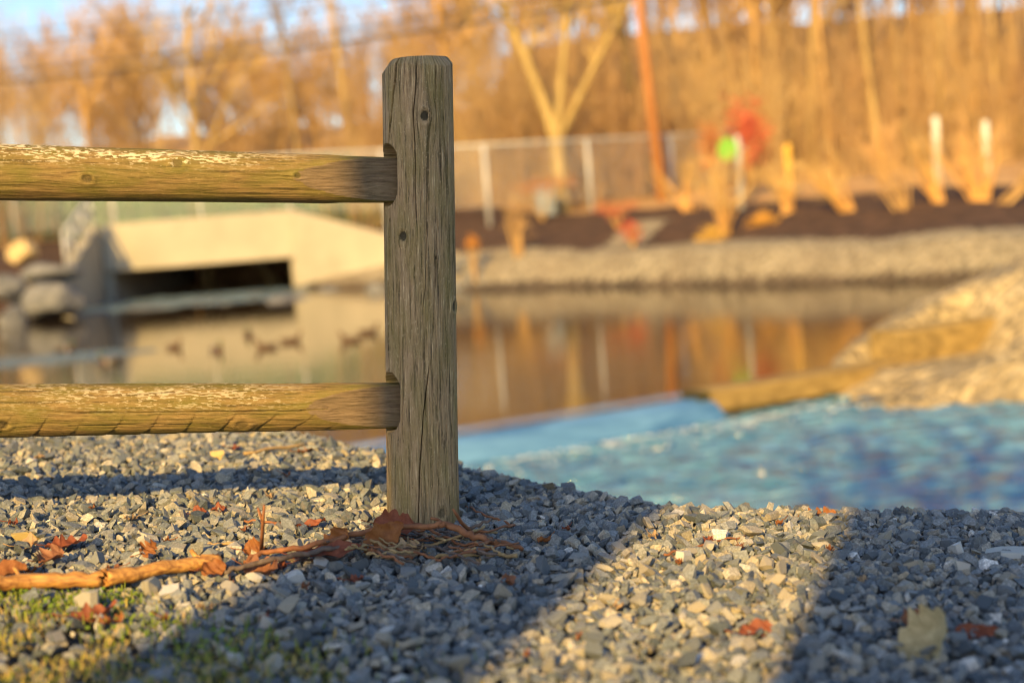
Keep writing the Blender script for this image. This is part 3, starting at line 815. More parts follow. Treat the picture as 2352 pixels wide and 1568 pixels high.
def tree_meshes(name, seed, H, r, lean=(0, 0), kids=(7, 7, 6, 4), ratio=0.5, mats=(M_BARK, M_TWIG), fork=None, wig=0.12, twr=1.0, maxlev=3):
    rng = np.random.RandomState(seed); out = []
    if fork:
        hz, arms = fork
        out.append((0, [np.zeros(3), np.array([lean[0] * hz * .5, 0, hz * .5]), np.array([lean[0] * hz, 0, hz])], [r, r * .85, r * .82]))
        for (dx, dy, L, rf) in arms:
            d = np.array([dx, dy, 1.0]); d /= np.linalg.norm(d)
            branch(rng, (lean[0] * hz, 0, hz - 0.15), d, L, r * rf, 0, out, wig * 0.7, maxlev, 0, ratio, kids)
    else:
        d = np.array([lean[0], lean[1], 1.0]); d /= np.linalg.norm(d)
        branch(rng, (0, 0, -0.1), d, H, r, 0, out, wig * 0.5, maxlev, 0, ratio, kids)
    tr, cr = MB(), MB()
    for lv, pts, rr in out:
        if lv <= 1: tr.tube(pts, [max(x, 0.012) for x in rr], 7 if lv == 0 else 5, False)
        else: cr.tube(pts, [max(x, 0.007) * twr for x in rr], 3, False)
    return tr.mesh('trunk', mats[0], True), cr.mesh('crown', mats[1])
def place_tree(name, pair, loc, rz, sc, label, group=None, cat='tree'):
    e = empty(name, loc, rz); e.scale = (sc, sc, sc)
    obj('trunk', pair[0], e); obj('crown', pair[1], e)
    return tag(e, label, cat, group)
def fz(x, y): return float(far_z(np.array([x]), np.array([y]))[0])
def foot(x, y, Y, dz=-0.05):            # world foot of a far thing seen at pixel (x, y), distance Y
    p = at(x, y, Y); return Vector((p.x, Y, fz(p.x, Y) + dz))
TP = {}
M_BARKF = simple('bark_forked', (0.24, 0.165, 0.06), (0.44, 0.32, 0.13), 2.2, 0.9, 0.7, 0.04, 0.2, (2, 2, 0.5))
TP['fork'] = tree_meshes('fork', 11, 11, 0.36, (-0.02, 0), fork=(2.9, [(-0.28, 0.1, 8.5, 0.72), (0.14, -.1, 8.0, 0.55), (0.62, 0.1, 6.5, 0.50)]), mats=(M_BARKF, M_TWIGY), kids=(8, 7, 6, 4))
TP['a'] = tree_meshes('a', 21, 13, 0.28, (-0.05, 0), mats=(M_BARK, M_TWIGY))
TP['b'] = tree_meshes('b', 22, 14, 0.18, (0.03, 0), mats=(M_BARKO, M_TWIG))
TP['c'] = tree_meshes('c', 23, 12, 0.20, (-0.12, 0), mats=(M_BARK, M_TWIG))
TP['d'] = tree_meshes('d', 24, 15, 0.13, (0.0, 0), kids=(8, 6, 5, 4), mats=(M_BARKO, M_TWIGY), ratio=0.38)
TP['e'] = tree_meshes('e', 25, 14, 0.11, (-0.06, 0), kids=(8, 6, 5, 4), mats=(M_BARK, M_TWIG), ratio=0.36)
TP['lean'] = tree_meshes('lean', 26, 9, 0.22, (-0.75, 0), mats=(M_BARK, M_TWIG))

place_tree('forked_tree', TP['fork'], foot(1287, 395, 55), 0.0, 1.0, 'big yellow-lit tree forking low behind the chain link fence')
place_tree('tree', TP['a'], foot(1478, 385, 60), 0.4, 1.0, 'yellow-barked tree just left of the leaning utility pole')
place_tree('tree', TP['a'], foot(452, 400, 66), 2.0, 1.05, 'tall straight tree rising behind the left half of the upper rail')
place_tree('tree', TP['c'], foot(835, 400, 62), 0.2, 1.0, 'pale-trunked tree nearest the left side of the wooden post')
place_tree('leaning_tree', TP['lean'], foot(640, 400, 64), 0.0, 1.0, 'tree leaning sharply to the left above the concrete culvert')
place_tree('tree', TP['c'], foot(700, 395, 70), 1.0, 0.9, 'thin crooked tree behind the leaning one, above the culvert')
place_tree('tree', TP['b'], foot(210, 400, 72), 3.0, 0.8, 'orange-brown tree over the left end of the upper rail')
slim = [(1745, 'd', 62, .9), (1800, 'e', 70, 1.0), (1868, 'a', 66, 1.0), (1915, 'd', 60, 1.0), (1965, 'e', 72, 1.0), (2030, 'c', 58, 1.0), (2075, 'e', 66, 1.1),
        (2120, 'd', 74, 1.1), (2165, 'e', 60, 1.05), (2205, 'd', 68, 1.1), (2245, 'b', 76, 1.1), (2290, 'e', 58, 1.0), (2340, 'd', 64, 1.1), (2400, 'b', 55, 1.1)]
for i, (x, k, Y, sc) in enumerate(slim):
    place_tree('slender_tree', TP[k], foot(x, 420, Y), i * 1.3, sc, 'slender sunlit trunk in the dense wood right of the red shrub', 'slender trunks of the right-hand wood')
mids = [(60, 'e', 84, .85), (330, 'd', 80, .8), (560, 'e', 86, .9), (770, 'b', 90, .85), (930, 'd', 80, 1.0), (1060, 'b', 74, 1.05), (1130, 'a', 82, 1.1), (1190, 'e', 72, 1.1), (1380, 'd', 78, 1.15), (1560, 'b', 72, 1.1), (1640, 'd', 80, 1.1)]
for i, (x, k, Y, sc) in enumerate(mids):
    place_tree('bare_tree', TP[k], foot(x, 400, Y), i * 2.1, sc, 'bare orange-lit tree standing back on the wooded slope left of the red shrub', 'bare trees on the wooded slope')

# the far wood, one brown mass of trunks and twigs on the hillside
def wood():
    rng = np.random.RandomState(5)
    protos = []
    for k in range(5):
        out = []; branch(rng, (0, 0, -0.1), (rng.normal(0, .05), 0, 1), 9.5, 0.13, 0, out, 0.06, 2, 0, 0.46, (15, 13, 0))
        m = MB()
        for lv, pts, rr in out:
            if lv == 2: pts = [pts[0], pts[len(pts) // 2], pts[-1]]; rr = [rr[0], rr[len(rr) // 2], rr[-1]]
            m.tube(pts, [max(x, 0.026) for x in rr], 4 if lv == 0 else 3, False)
        protos.append((np.concatenate(m.v), np.array([q for q in m.f])))
    V, Fc = [], []; off = 0
    for i in range(225):
        Y = rng.uniform(72, 120); X = rng.uniform(-0.46, 0.46) * Y
        v, f = protos[i % 5]; a = rng.uniform(0, 6.28); s = rng.uniform(0.75, 1.1) * (0.82 if X < -6 else 1.0 if X < 10 else 1.35)
        q = v @ rotz(a).T * s + np.array([X, Y, fz(X, Y)])
        V.append(q); Fc.append(f + off); off += len(v)
    o = obj('far_wood', mesh('far_wood', np.concatenate(V), np.concatenate(Fc), M_TWIG))
    stuff(o, 'brown leafless wood covering the hillside behind the pond', 'wood')
    V, Fc = [], []; off = 0                       # brush under the trees
    for i in range(300):
        Y = rng.uniform(60, 95); X = rng.uniform(-0.42, 0.42) * Y
        if -16.4 < X < -7.6 and Y < 70.5: continue              # over the culvert
        m = MB()
        for k in range(22):
            a = rng.uniform(0, 6.28); t = rng.uniform(0.05, 0.7); L = rng.uniform(0.8, 2.4)
            d = np.array([math.cos(a) * math.sin(t), math.sin(a) * math.sin(t), math.cos(t)])
            p = np.array([rng.normal(0, .5), rng.normal(0, .5), 0]); m.tube([p, p + d * L * .5, p + d * L + rng.normal(0, .15, 3)], [.03, .022, .012], 3, False)
        v = np.concatenate(m.v) + np.array([X, Y, fz(X, Y)]); V.append(v); Fc.append(np.array(m.f) + off); off += len(v)
    for i in range(260):
        Y = rng.uniform(56, 74); X = rng.uniform(-0.10, 0.42) * Y if i < 180 else rng.uniform(-0.40, 0.05) * Y
        if -16.4 < X < -7.6 and Y < 70.5: continue
        m = MB()
        for k in range(7):
            p = np.array([rng.normal(0, .6), rng.normal(0, .6), 0]); L = rng.uniform(3.0, 7.5); d = np.array([rng.normal(0, .12), rng.normal(0, .12), 1.0])
            q = p + d * L * .5; e_ = p + d * L + rng.normal(0, .25, 3); m.tube([p, q, e_], [.032, .022, .010], 3, False)
            for j in range(7):
                f = rng.uniform(.35, 1); b0 = p + (e_ - p) * f; dd = rng.normal(0, .5, 3) + np.array([0, 0, .8]); m.tube([b0, b0 + dd * rng.uniform(.5, 1.3)], [.014, .007], 3, False)
        v = np.concatenate(m.v) + np.array([X, Y, fz(X, Y)]); V.append(v); Fc.append(np.array(m.f) + off); off += len(v)
    o = obj('undergrowth', mesh('undergrowth', np.concatenate(V), np.concatenate(Fc), M_BRUSH))
    stuff(o, 'tangled russet brush growing under the trees', 'brush')
wood()

# two trees behind the camera whose trunks throw the broad shadows over the gravel and the post
def back_tree(mid_x, dist, dia, seed, label, fh):
    x = mid_x - dist * math.sin(SUN_AZ); y = 2.65 - dist * math.cos(SUN_AZ)
    rng = np.random.RandomState(seed); out = []
    for k in range(6):
        a = k * 1.047 + 0.4
        branch(rng, (0, 0, fh - 0.1), (math.cos(a) * 0.75, math.sin(a) * 0.75, 1.0), 2.0, dia * 0.09, 0, out, 0.08, 2, 0, 0.45, (6, 5, 0))
    tr = MB(); tr.tube([(0, 0, -0.3), (0, 0, 0.1), (0, 0, 0.6), (0, 0, 2), (0, 0, fh - 0.4), (0, 0, fh + 0.2)], [dia * .8, dia * .66, dia * .54, dia * .5, dia * .5, dia * .42], 20)
    cr = MB()
    for lv, pts, rr in out: (tr if lv == 0 else cr).tube(pts, [max(q, 0.012) for q in rr], 8 if lv == 0 else 4, False)
    z = float(ground_z(np.array([x]), np.array([y]))[0])
    e = empty('shade_tree', (x, y, z)); obj('trunk', tr.mesh('trunk', M_BARKD, True), e); obj('crown', cr.mesh('crown', M_TWIG), e)
    tag(e, label, 'tree')
back_tree(-0.005, 6.0, 0.48, 3, 'tree behind the viewer whose trunk shades the wooden post', 3.9)
back_tree(0.955, 5.0, 0.66, 4, 'tree behind the viewer whose trunk shades the right-hand gravel', 3.2)

# ------------------------------------------------------------------ culvert
def culvert():
    e = empty('culvert', (-12, 54.5, ZP)); tag(e, 'concrete box culvert with flared wing walls and a dark opening', 'culvert')
    def part(name, m, mat=M_CONC, bv=0.03):
        me = fixn(m.mesh(name, mat)); bevel(me, bv, 2) if bv else None
        return under(obj(name, me), e)
    TL, TR = at(228, 516, 54.5), at(668, 484, 54.5)
    BL, BR = at(240, 626, 54.5), at(680, 590, 54.5)
    zt = (TL.z + TR.z) / 2; zb = (BL.z + BR.z) / 2; xl, xr = TL.x, TR.x
    m = MB(); m.box(((xl + xr) / 2, 54.75, (zt + zb) / 2), (xr - xl, 0.5, zt - zb)); part('headwall', m)
    m = MB(); m.box(((xl + xr) / 2, 62.02, zt - 0.35), (xr - xl + 0.6, 14.0, 0.4)); part('deck', m)
    for x in (xl - 0.02, xr - 0.1):
        m = MB(); m.box((x + 0.1, 61.5, (zb - 3) / 2), (0.4, 13.6, zb + 3 - 0.01)); part('abutment', m)
    m = MB(); m.box(((xl + xr) / 2, 69, -0.8), (xr - xl, 0.3, 4)); part('added_end_wall', m, M_CULVDARK, 0)  # unseen closure added to keep light out of the far end
    m = MB()
    m.prism([(xl - 0.02, 54.45, -3), (xl - 0.02, 54.45, zt + 0.02), (xl + 0.05, 50.6, -0.15), (xl + 0.08, 49.8, -0.6), (xl + 0.08, 49.8, -3)], (-0.4, 0, 0)); part('wing_wall', m)
    m = MB()
    m.prism([(xr - 0.02, 54.45, -3), (xr - 0.02, 54.45, zt + 0.02), (xr + 3.9, 51.6, 0.02), (xr + 4.3, 51.3, -0.15), (xr + 4.3, 51.3, -3)], (0.1, 0.4, 0)); part('wing_wall', m)
    # handrail on the left wing wall
    h = empty('handrail', (xl - 0.7, 52.5, 0)); tag(h, 'galvanised handrail on the left wing wall of the culvert', 'railing')
    tops = []
    for f in (0.04, 0.36, 0.72, 0.98):
        x = xl - 0.2 + 0.05 * f; y = 54.4 - 4.0 * f; zb_ = zt + (-0.15 - zt) * f
        m = MB(); m.tube([(x, y, zb_ - 0.05), (x, y, zb_ + 1.15)], 0.08, 8); under(obj('post', m.mesh('post', M_GALV, True)), h); tops.append((x, y, zb_))
    for hh in (1.15, 0.6):
        m = MB(); m.tube([(a, b, c + hh) for a, b, c in tops], 0.07, 8); under(obj('rail', m.mesh('rail', M_GALV, True)), h)
    return xl, xr, zt
CXL, CXR, CZT = culvert()

# ------------------------------------------------------------------ boulders
def boulder_mesh(seed, mat, sub=3):
    bm = bmesh.new(); bmesh.ops.create_icosphere(bm, subdivisions=sub, radius=1)
    r = np.random.RandomState(seed); planes = r.normal(size=(11, 3)); planes /= np.linalg.norm(planes, axis=1)[:, None]; off = r.uniform(0.48, 0.92, 11)
    for v in bm.verts:
        p = np.array(v.co[:]); d = p / np.linalg.norm(p)
        k = min([o / max(d @ n, 1e-3) for n, o in zip(planes, off) if d @ n > 0.05] + [1.1])
        k = min(k, 1.15) * (1 + 0.05 * (vnoise(np.array([d[0] * 3 + 7]), np.array([d[1] * 3 + d[2] * 2]), seed)[0] - .5))
        v.co = Vector(d * k)
    me = bpy.data.meshes.new('boulder'); bm.to_mesh(me); bm.free(); me.materials.append(mat); return me
BM = [boulder_mesh(i, M_ROCK) for i in range(5)]; BT = [boulder_mesh(10 + i, M_ROCKT) for i in range(2)]
def boulder(x, y, Y, wpx, hpx, label, tan=False, group=None, k=0, z=None):
    p = at(x, y, Y); s = Y / F
    o = obj('boulder', (BT if tan else BM)[k % (2 if tan else 5)], None, (p.x, Y, p.z), k * 1.7)
    o.scale = (wpx * s / 2, wpx * s / 2.4, hpx * s / 2)
    tag(o, label, 'boulder', group)
boulder(60, 578, 51, 88, 60, 'rounded tan boulder sitting in the dark soil left of the culvert', True)
boulder(140, 692, 46, 165, 105, 'largest grey boulder at the foot of the left wing wall', False, None, 0)
boulder(20, 670, 46.5, 90, 95, 'pale upright boulder at the left edge of the picture', False, None, 1)
boulder(120, 628, 49, 130, 55, 'flat purplish boulder stacked above the largest grey one', False, None, 2)
boulder(30, 745, 43.5, 120, 80, 'low boulder at the waterline in the left corner of the pond', False, None, 3)
boulder(668, 694, 47, 140, 44, 'broad grey boulder in the water below the culvert opening', False, None, 4)
boulder(330, 708, 48, 90, 9, 'thin flat rock awash under the left end of the culvert opening', False, None, 2)
boulder(480, 690, 50, 120, 8, 'long flat rock awash in the middle of the culvert mouth', False, None, 1)
boulder(585, 678, 51, 80, 8, 'small flat rock awash near the right end of the culvert mouth', False, None, 3)
boulder(765, 668, 51.5, 70, 26, 'small rock at the foot of the right wing wall', False, None, 0)
boulder(872, 672, 48, 60, 52, 'blocky rock hugging the left side of the wooden post', False, None, 2)
rb = np.random.RandomState(8)
for i in range(34):
    f = i / 33.0; x = 1050 + 270 * f + rb.uniform(-15, 15); row = i % 3
    y = 655 - row * 24 + rb.uniform(-6, 6) - 10 * f; Y = np.interp(x, [1040, 1320], [44.5, 42.2]) + row * 0.6
    boulder(x, y, Y, rb.uniform(30, 58), rb.uniform(22, 38), 'pale riprap rock heaped on the shore right of the wooden post', False, 'riprap rocks right of the post', i)

# ------------------------------------------------------------------ chain link fence, screens, kerb, poles
def vis_fence():
    nodes = [(-24, 58, 1.1), (-19.5, 57.4, 1.15), (-15.4, 56.9, 1.2), (-11.8, 56.3, 1.2), (-8.2, 55.7, 1.15), (-4.3, 53.2, 0.9), (-0.45, 50.0, 0.66), (3.3, 52.5, 0.68), (6.7, 55.5, 0.72), (9.8, 58, 0.8)]
    e = empty('chain_link_fence', (0, 50, 0.6)); tag(e, 'galvanised chain link fence along the road behind the pond', 'fence')
    H = 2.25
    for x, y, z in nodes:
        m = MB(); m.tube([(x, y, min(z, fz(x, y)) - 0.1 if x > -8 else z - 0.45), (x, y, z + H)], 0.075, 8); under(obj('post', m.mesh('post', M_GALV, True)), e)
    m = MB(); m.tube([(x, y, z + H) for x, y, z in nodes], 0.05, 6); under(obj('top_rail', m.mesh('top_rail', M_GALV, True)), e)
    V, Fc = [], []; m = MB()
    for a, b in zip(nodes[:-1], nodes[1:]):
        a = np.array(a); b = np.array(b); L = np.linalg.norm((b - a)[:2]); n = int(L / 0.16)
        for i in range(-int(H / 0.16), n):
            for sgn in (1, -1):
                u0 = i * 0.16; u1 = u0 + H - 0.05
                z0, z1 = 0.03, H - 0.02
                c0, c1 = max(u0, 0), min(u1, L)
                if c1 <= c0: continue
                za = z0 + (c0 - u0) / (u1 - u0) * (z1 - z0); zb = z0 + (c1 - u0) / (u1 - u0) * (z1 - z0)
                if sgn < 0: za, zb = z1 + z0 - za, z1 + z0 - zb
                P = lambda c, z: a + (b - a) * (c / L) + np.array([0, -0.02, z])
                m.tube([P(c0, za), P(c1, zb)], 0.006, 3, False)
    under(obj('wire_mesh', m.mesh('wire_mesh', M_GALV)), e)
vis_fence()
def screen_fence():
    e = empty('privacy_screen', (-17, 60, 1)); tag(e, 'green fabric screen fence beyond the road above the culvert', 'fence')
    xs = np.linspace(-27, -2.6, 8)
    for i in range(7):
        X = np.linspace(xs[i] + 0.04, xs[i + 1] - 0.04, 24); Zs = np.linspace(0.3, 3.0 + 0.25 * ((i * 7) % 3), 8)
        A, B = np.meshgrid(X, Zs, indexing='ij'); y = 60.5 + 0.12 * np.sin(A.ravel() * 5.0 + i) * (1 - 0.2 * B.ravel())
        v = np.stack([A.ravel(), y, B.ravel()], 1)
        f = grid_faces(24, 8)
        v2 = v + np.array([0, 0.02, 0]); allv = np.concatenate([v, v2]); allf = np.concatenate([f, f[:, ::-1] + len(v)])
        under(obj('fabric_panel', mesh('fabric_panel', allv, allf, M_GREENF, True)), e)
    for x in xs:
        m = MB(); m.tube([(x, 60.62, 0.2), (x, 60.62, 3.3)], 0.06, 8); under(obj('post', m.mesh('post', M_BARKD, True)), e)
screen_fence()
# pale kerb behind the mulch bed at the right
def kerb(x0, x1, y, Y, label):
    p0, p1 = at(x0, y, Y), at(x1, y - (x1 - x0) * 0.079, Y)
    m = MB(); n = 8
    e = empty('concrete_kerb', (p0.x, Y, p0.z - .2)); tag(e, label, 'kerb')
    for i in range(n):
        a = p0.x + (p1.x - p0.x) * i / n; b = p0.x + (p1.x - p0.x) * (i + 1) / n
        m = MB(); m.box(((a + b) / 2, Y, p0.z), (b - a - 0.03, 0.35, 0.50)); under(obj('kerb_block', bevel(m.mesh('kerb_block', M_CONC), 0.04)), e)
kerb(1915, 2125, 443, 50.5, 'pale concrete kerb behind the mulch bed, left of the first white post')
kerb(2135, 2420, 428, 49.0, 'pale concrete kerb behind the mulch bed, right of the first white post')

def upright(name, x, ytop, ybot, Y, r, mat, label, cat, taper=0.85, n=10):
    a, b = at(x, ybot, Y), at(x - (ybot - ytop) * 0.0785, ytop, Y)
    zb_ = min(b.z, a.z, fz(a.x, Y)) - 0.15
    e = empty(name, (a.x, Y, zb_)); m = MB()
    m.tube([(0, 0, 0), (0, 0, (b.z - zb_) - 0.05), (0, 0, b.z - zb_)], [r, r * taper, r * taper * 0.8], n)
    return e, m, tag(e, label, cat)
for x, yt, yb, Y, lab in ((2155, 268, 400, 46, 'taller white marker post standing in the brush at the right'), (2268, 278, 392, 48, 'shorter white marker post nearest the right edge')):
    e, m, _ = upright('marker_post', x, yt, yb, Y, 0.13, M_WHITE, lab, 'post'); obj('post', m.mesh('post', M_WHITE, True), e)
    m = MB(); m.tube([(0, 0, 1.2), (0, 0, 1.26)], 0.136, 10); obj('band', m.mesh('band', M_GALV, True), e)
e, m, _ = upright('bollard', 1814, 330, 432, 46, 0.16, M_YEL, 'yellow bollard right of the red shrub', 'bollard'); obj('post', m.mesh('post', M_YEL, True), e)
m = MB(); m.tube([(0, 0, 0.4), (0, 0, 0.48)], 0.168, 10); obj('band', m.mesh('band', M_WHITE, True), e)
e, m, _ = upright('sign', 1702, 312, 450, 45, 0.10, M_GALV, 'lime green sign on a pale post in front of the red shrub', 'sign'); obj('post', m.mesh('post', M_GALV, True), e)
p = at(1671, 343, 44.8); m = MB()
ang = np.linspace(0, 2 * math.pi, 20, endpoint=False)
m.prism([(0.30 * math.cos(a), 0, 0.36 * math.sin(a)) for a in ang], (0, 0.04, 0))
o = obj('sign_plate', fixn(m.mesh('sign_plate', M_LIME))); o.location = p; under(o, e)
m = MB(); m.box((p.x + 0.2, 44.9, p.z), (0.7, 0.04, 0.06)); under(obj('bracket', m.mesh('bracket', M_GALV)), e)
# grey cabinet by the forked tree
p = foot(1246, 390, 53.5); e = empty('utility_cabinet', p); tag(e, 'grey utility cabinet left of the big forked tree', 'cabinet')
m = MB(); m.box((0, 0, 0.55), (0.75, 0.5, 1.0)); obj('body', bevel(m.mesh('body', M_BOX), 0.04), e)
m = MB(); m.box((0, -0.02, 1.10), (0.85, 0.62, 0.1)); obj('lid', bevel(m.mesh('lid', M_BOX), 0.03), e)
m = MB(); m.box((0, -0.27, 0.52), (0.6, 0.03, 0.8)); obj('door', bevel(m.mesh('door', M_BOX), 0.01), e)

# utility pole and cables
pp0, pp1 = at(1516, 420, 53.5), at(1466, 0, 53.5)
dirp = (pp1 - pp0).normalized(); ptop = pp0 + dirp * 10.5
e = empty('utility_pole', (pp0.x, 53.5, fz(pp0.x, 53.5) - 0.3)); tag(e, 'orange-lit wooden utility pole rising out of the top of the picture', 'utility pole')
m = MB(); m.tube([pp0 - dirp * 1.5, pp0 + dirp * 4, ptop], [0.20, 0.175, 0.14], 14); under(obj('pole', m.mesh('pole', M_POLE, True)), e)
m = MB(); m.box(tuple(ptop - dirp * 0.5), (2.4, 0.12, 0.14)); under(obj('crossarm', m.mesh('crossarm', M_POLE)), e)
for k, (yl, yr, r, lab) in enumerate(((172, -12, 0.055, 'lowest and thickest cable slanting up to the utility pole'), (150, -40, 0.04, 'second cable from below running to the utility pole'),
                                      (85, -95, 0.025, 'third thin cable crossing the pale sky'), (60, -125, 0.025, 'topmost thin cable crossing the pale sky'))):
    A = np.array(at(-420, yl + 48, 62)); B = np.array(ptop) + np.array([0, 0, -0.9 + 0.3 * k]) if False else np.array(at(1466, yr, 53.4))
    pts = []
    for f in np.linspace(0, 1, 24):
        q = A * (1 - f) + B * f; q[2] -= 0.9 * 4 * f * (1 - f) * 0.55; pts.append(q)
    m = MB(); m.tube(pts, r, 6); tag(obj('cable', m.mesh('cable', M_CABLE, True)), lab, 'cable')

# ------------------------------------------------------------------ shrubs in the mulch bed
def shrub(name, x, y, Y, H, lean, n, spread, mat, twmat, label, seed, dense=6, group=None, thick=0.03):
    rng = np.random.RandomState(seed); p = foot(x, y, Y, -0.03)
    st, tw = MB(), MB()
    for i in range(n):
        d = np.array([lean + rng.normal(0, spread), rng.normal(0, spread), 1.0]); d /= np.linalg.norm(d)
        b = np.array([rng.normal(0, 0.10), rng.normal(0, 0.1), 0]); L = H * rng.uniform(0.7, 1.1)
        mid = b + d * L * 0.5 + rng.normal(0, 0.05, 3); tip = b + d * L + rng.normal(0, 0.14, 3)
        st.tube([b - d * 0.1, mid, tip], [thick, thick * 0.7, thick * 0.3], 5, False)
        for k in range(dense):
            f = rng.uniform(0.3, 1.0); q = b + (tip - b) * f
            dd = d * 0.8 + rng.normal(0, 0.45, 3); dd /= np.linalg.norm(dd)
            tw.tube([q, q + dd * H * 0.14, q + dd * H * 0.28 + rng.normal(0, .05, 3)], [thick * .4, thick * .3, thick * .2], 3, False)
    e = empty(name, p); obj('stems', st.mesh('stems', mat, True), e); obj('twigs', tw.mesh('twigs', twmat), e)
    tag(e, label, 'shrub', group)
shrub('shrub', 1665, 530, 40, 2.3, -0.12, 13, 0.26, M_STEM, M_TWIGY, 'vase-shaped golden-stemmed shrub in front of the lime sign', 1, 7, None, .032)
shrub('shrub', 1955, 515, 40, 1.9, -0.55, 14, 0.22, M_STEM, M_TWIGY, 'shrub of golden stems leaning hard left in the mulch', 2, 6, None, .034)
shrub('shrub', 2075, 528, 38, 1.5, -0.35, 9, 0.22, M_BARKO, M_TWIG, 'small orange shrub between the two leaning golden ones', 3, 6, None, .032)
shrub('shrub', 2158, 522, 38, 1.9, -0.30, 12, 0.24, M_STEM, M_TWIGY, 'leaning golden shrub below the taller white marker post', 4, 6, None, .034)
shrub('shrub', 2255, 515, 38, 2.0, -0.18, 20, 0.30, M_STEM, M_TWIG, 'dense upright shrub below the shorter white marker post', 5, 7, None, .034)
shrub('shrub', 2310, 512, 37, 1.9, 1.1, 8, 0.16, M_BARKO, M_TWIG, 'russet shrub leaning right at the edge of the picture', 6, 6, None, .04)
shrub('shrub', 1185, 530, 44, 1.7, -0.05, 7, 0.12, M_BARKO, M_TWIG, 'small orange sapling in the dark mulch right of the wooden post', 7, 6, None, .04)
shrub('shrub', 1810, 500, 42, 1.5, -0.1, 12, 0.3, M_STEM, M_TWIGY, 'bushy golden shrub below the yellow bollard', 8, 9, None, .035)
shrub('shrub', 2040, 470, 47, 2.0, -0.1, 14, 0.3, M_BARKO, M_TWIG, 'orange brush at the back of the mulch bed by the kerb', 9, 9, None, .035)
shrub('shrub', 1580, 480, 47, 1.8, -0.05, 10, 0.25, M_STEM, M_TWIGY, 'golden brush growing against the end of the chain link fence', 10, 8, None, .035)

# leafy shrubs: many small leaves through the volume
def leafy(name, x, y, Y, rx, rzr, mat, label, seed, n=900, leaf=0.07, stemh=None):
    rng = np.random.RandomState(seed); p = at(x, y, Y)
    gz_ = fz(p.x, Y)
    m = MB(); V = []; Fc = []
    cl = rng.normal(0, 0.5, (14, 3)); cl /= np.maximum(1, np.linalg.norm(cl, axis=1))[:, None]
    for i in range(n):
        c = cl[rng.randint(14)] * 0.75 + rng.normal(0, 0.24, 3); c = c * np.array([rx, rx, rzr])
        u, v_ = frame(rng.normal(size=3)); s = leaf * rng.uniform(0.6, 1.3)
        b = len(V); V += [c - u * s, c + v_ * s * .5, c + u * s, c - v_ * s * .5]; Fc.append((b, b + 1, b + 2, b + 3))
    e = empty(name, (p.x, Y, gz_ - 0.02))
    o = obj('foliage', mesh('foliage', V, Fc, mat), e); o.location = (0, 0, p.z - gz_)
    for k in range(6):
        a = k * 1.05; m.tube([(0, 0, 0), (math.cos(a) * rx * .3, math.sin(a) * rx * .3, (p.z - gz_) * .7), (math.cos(a) * rx * .6, math.sin(a) * rx * .6, (p.z - gz_) + rzr * .4)], [.03, .022, .01], 5, False)
    obj('stems', m.mesh('stems', M_BARKO, True), e)
    tag(e, label, 'shrub')
leafy('red_shrub', 1722, 300, 48, 1.0, 1.5, M_TWIGR, 'tall bright red shrub behind the lime sign', 31, 1000, 0.085)
leafy('red_shrub', 1640, 335, 48.5, 0.75, 0.75, simple('leaves_orange_red', (0.42, 0.14, 0.05), (0.55, 0.24, 0.08), 1.5, .8, 0), 'lower orange-red shrub left of the lime sign', 32, 420, 0.08)
leafy('low_shrub', 1452, 528, 41.5, 0.42, 0.35, M_TWIGR, 'low red plant on the pale path beside the mulch', 33, 300, 0.05)
leafy('low_shrub', 1415, 478, 46, 0.8, 0.28, M_TWIGR, 'spreading dull red ground plant below the chain link fence', 34, 260, 0.05)
leafy('low_shrub', 1760, 512, 40.5, 0.62, 0.38, simple('leaves_amber', (0.52, 0.25, 0.04), (0.70, 0.38, 0.07), 1.5, .8, 0), 'amber clump on the front of the mulch bed', 35, 700, 0.05)
leafy('low_shrub', 1640, 545, 39.5, 0.55, 0.32, simple('leaves_gold', (0.50, 0.29, 0.05), (0.68, 0.42, 0.08), 1.5, .8, 0), 'golden tuft at the foot of the vase-shaped shrub', 36, 600, 0.05)
leafy('low_shrub', 1998, 497, 40.5, 0.22, 0.2, simple('leaves_green', (0.16, 0.24, 0.02), (0.26, 0.34, 0.03), 1.5, .8, 0), 'tiny yellow-green plant in the dark mulch', 37, 260, 0.04)
leafy('low_shrub', 1240, 425, 51.5, 1.6, 0.32, simple('leaves_rust', (0.34, 0.11, 0.04), (0.44, 0.18, 0.06), 1.5, .8, 0), 'rust-coloured ground cover around the grey cabinet', 38, 380, 0.06)
leafy('low_shrub', 1085, 560, 43.8, 0.3, 0.26, simple('leaves_ochre', (0.42, 0.16, 0.03), (0.56, 0.26, 0.05), 1.5, .8, 0), 'ochre plant among the riprap close to the wooden post', 39, 300, 0.05)

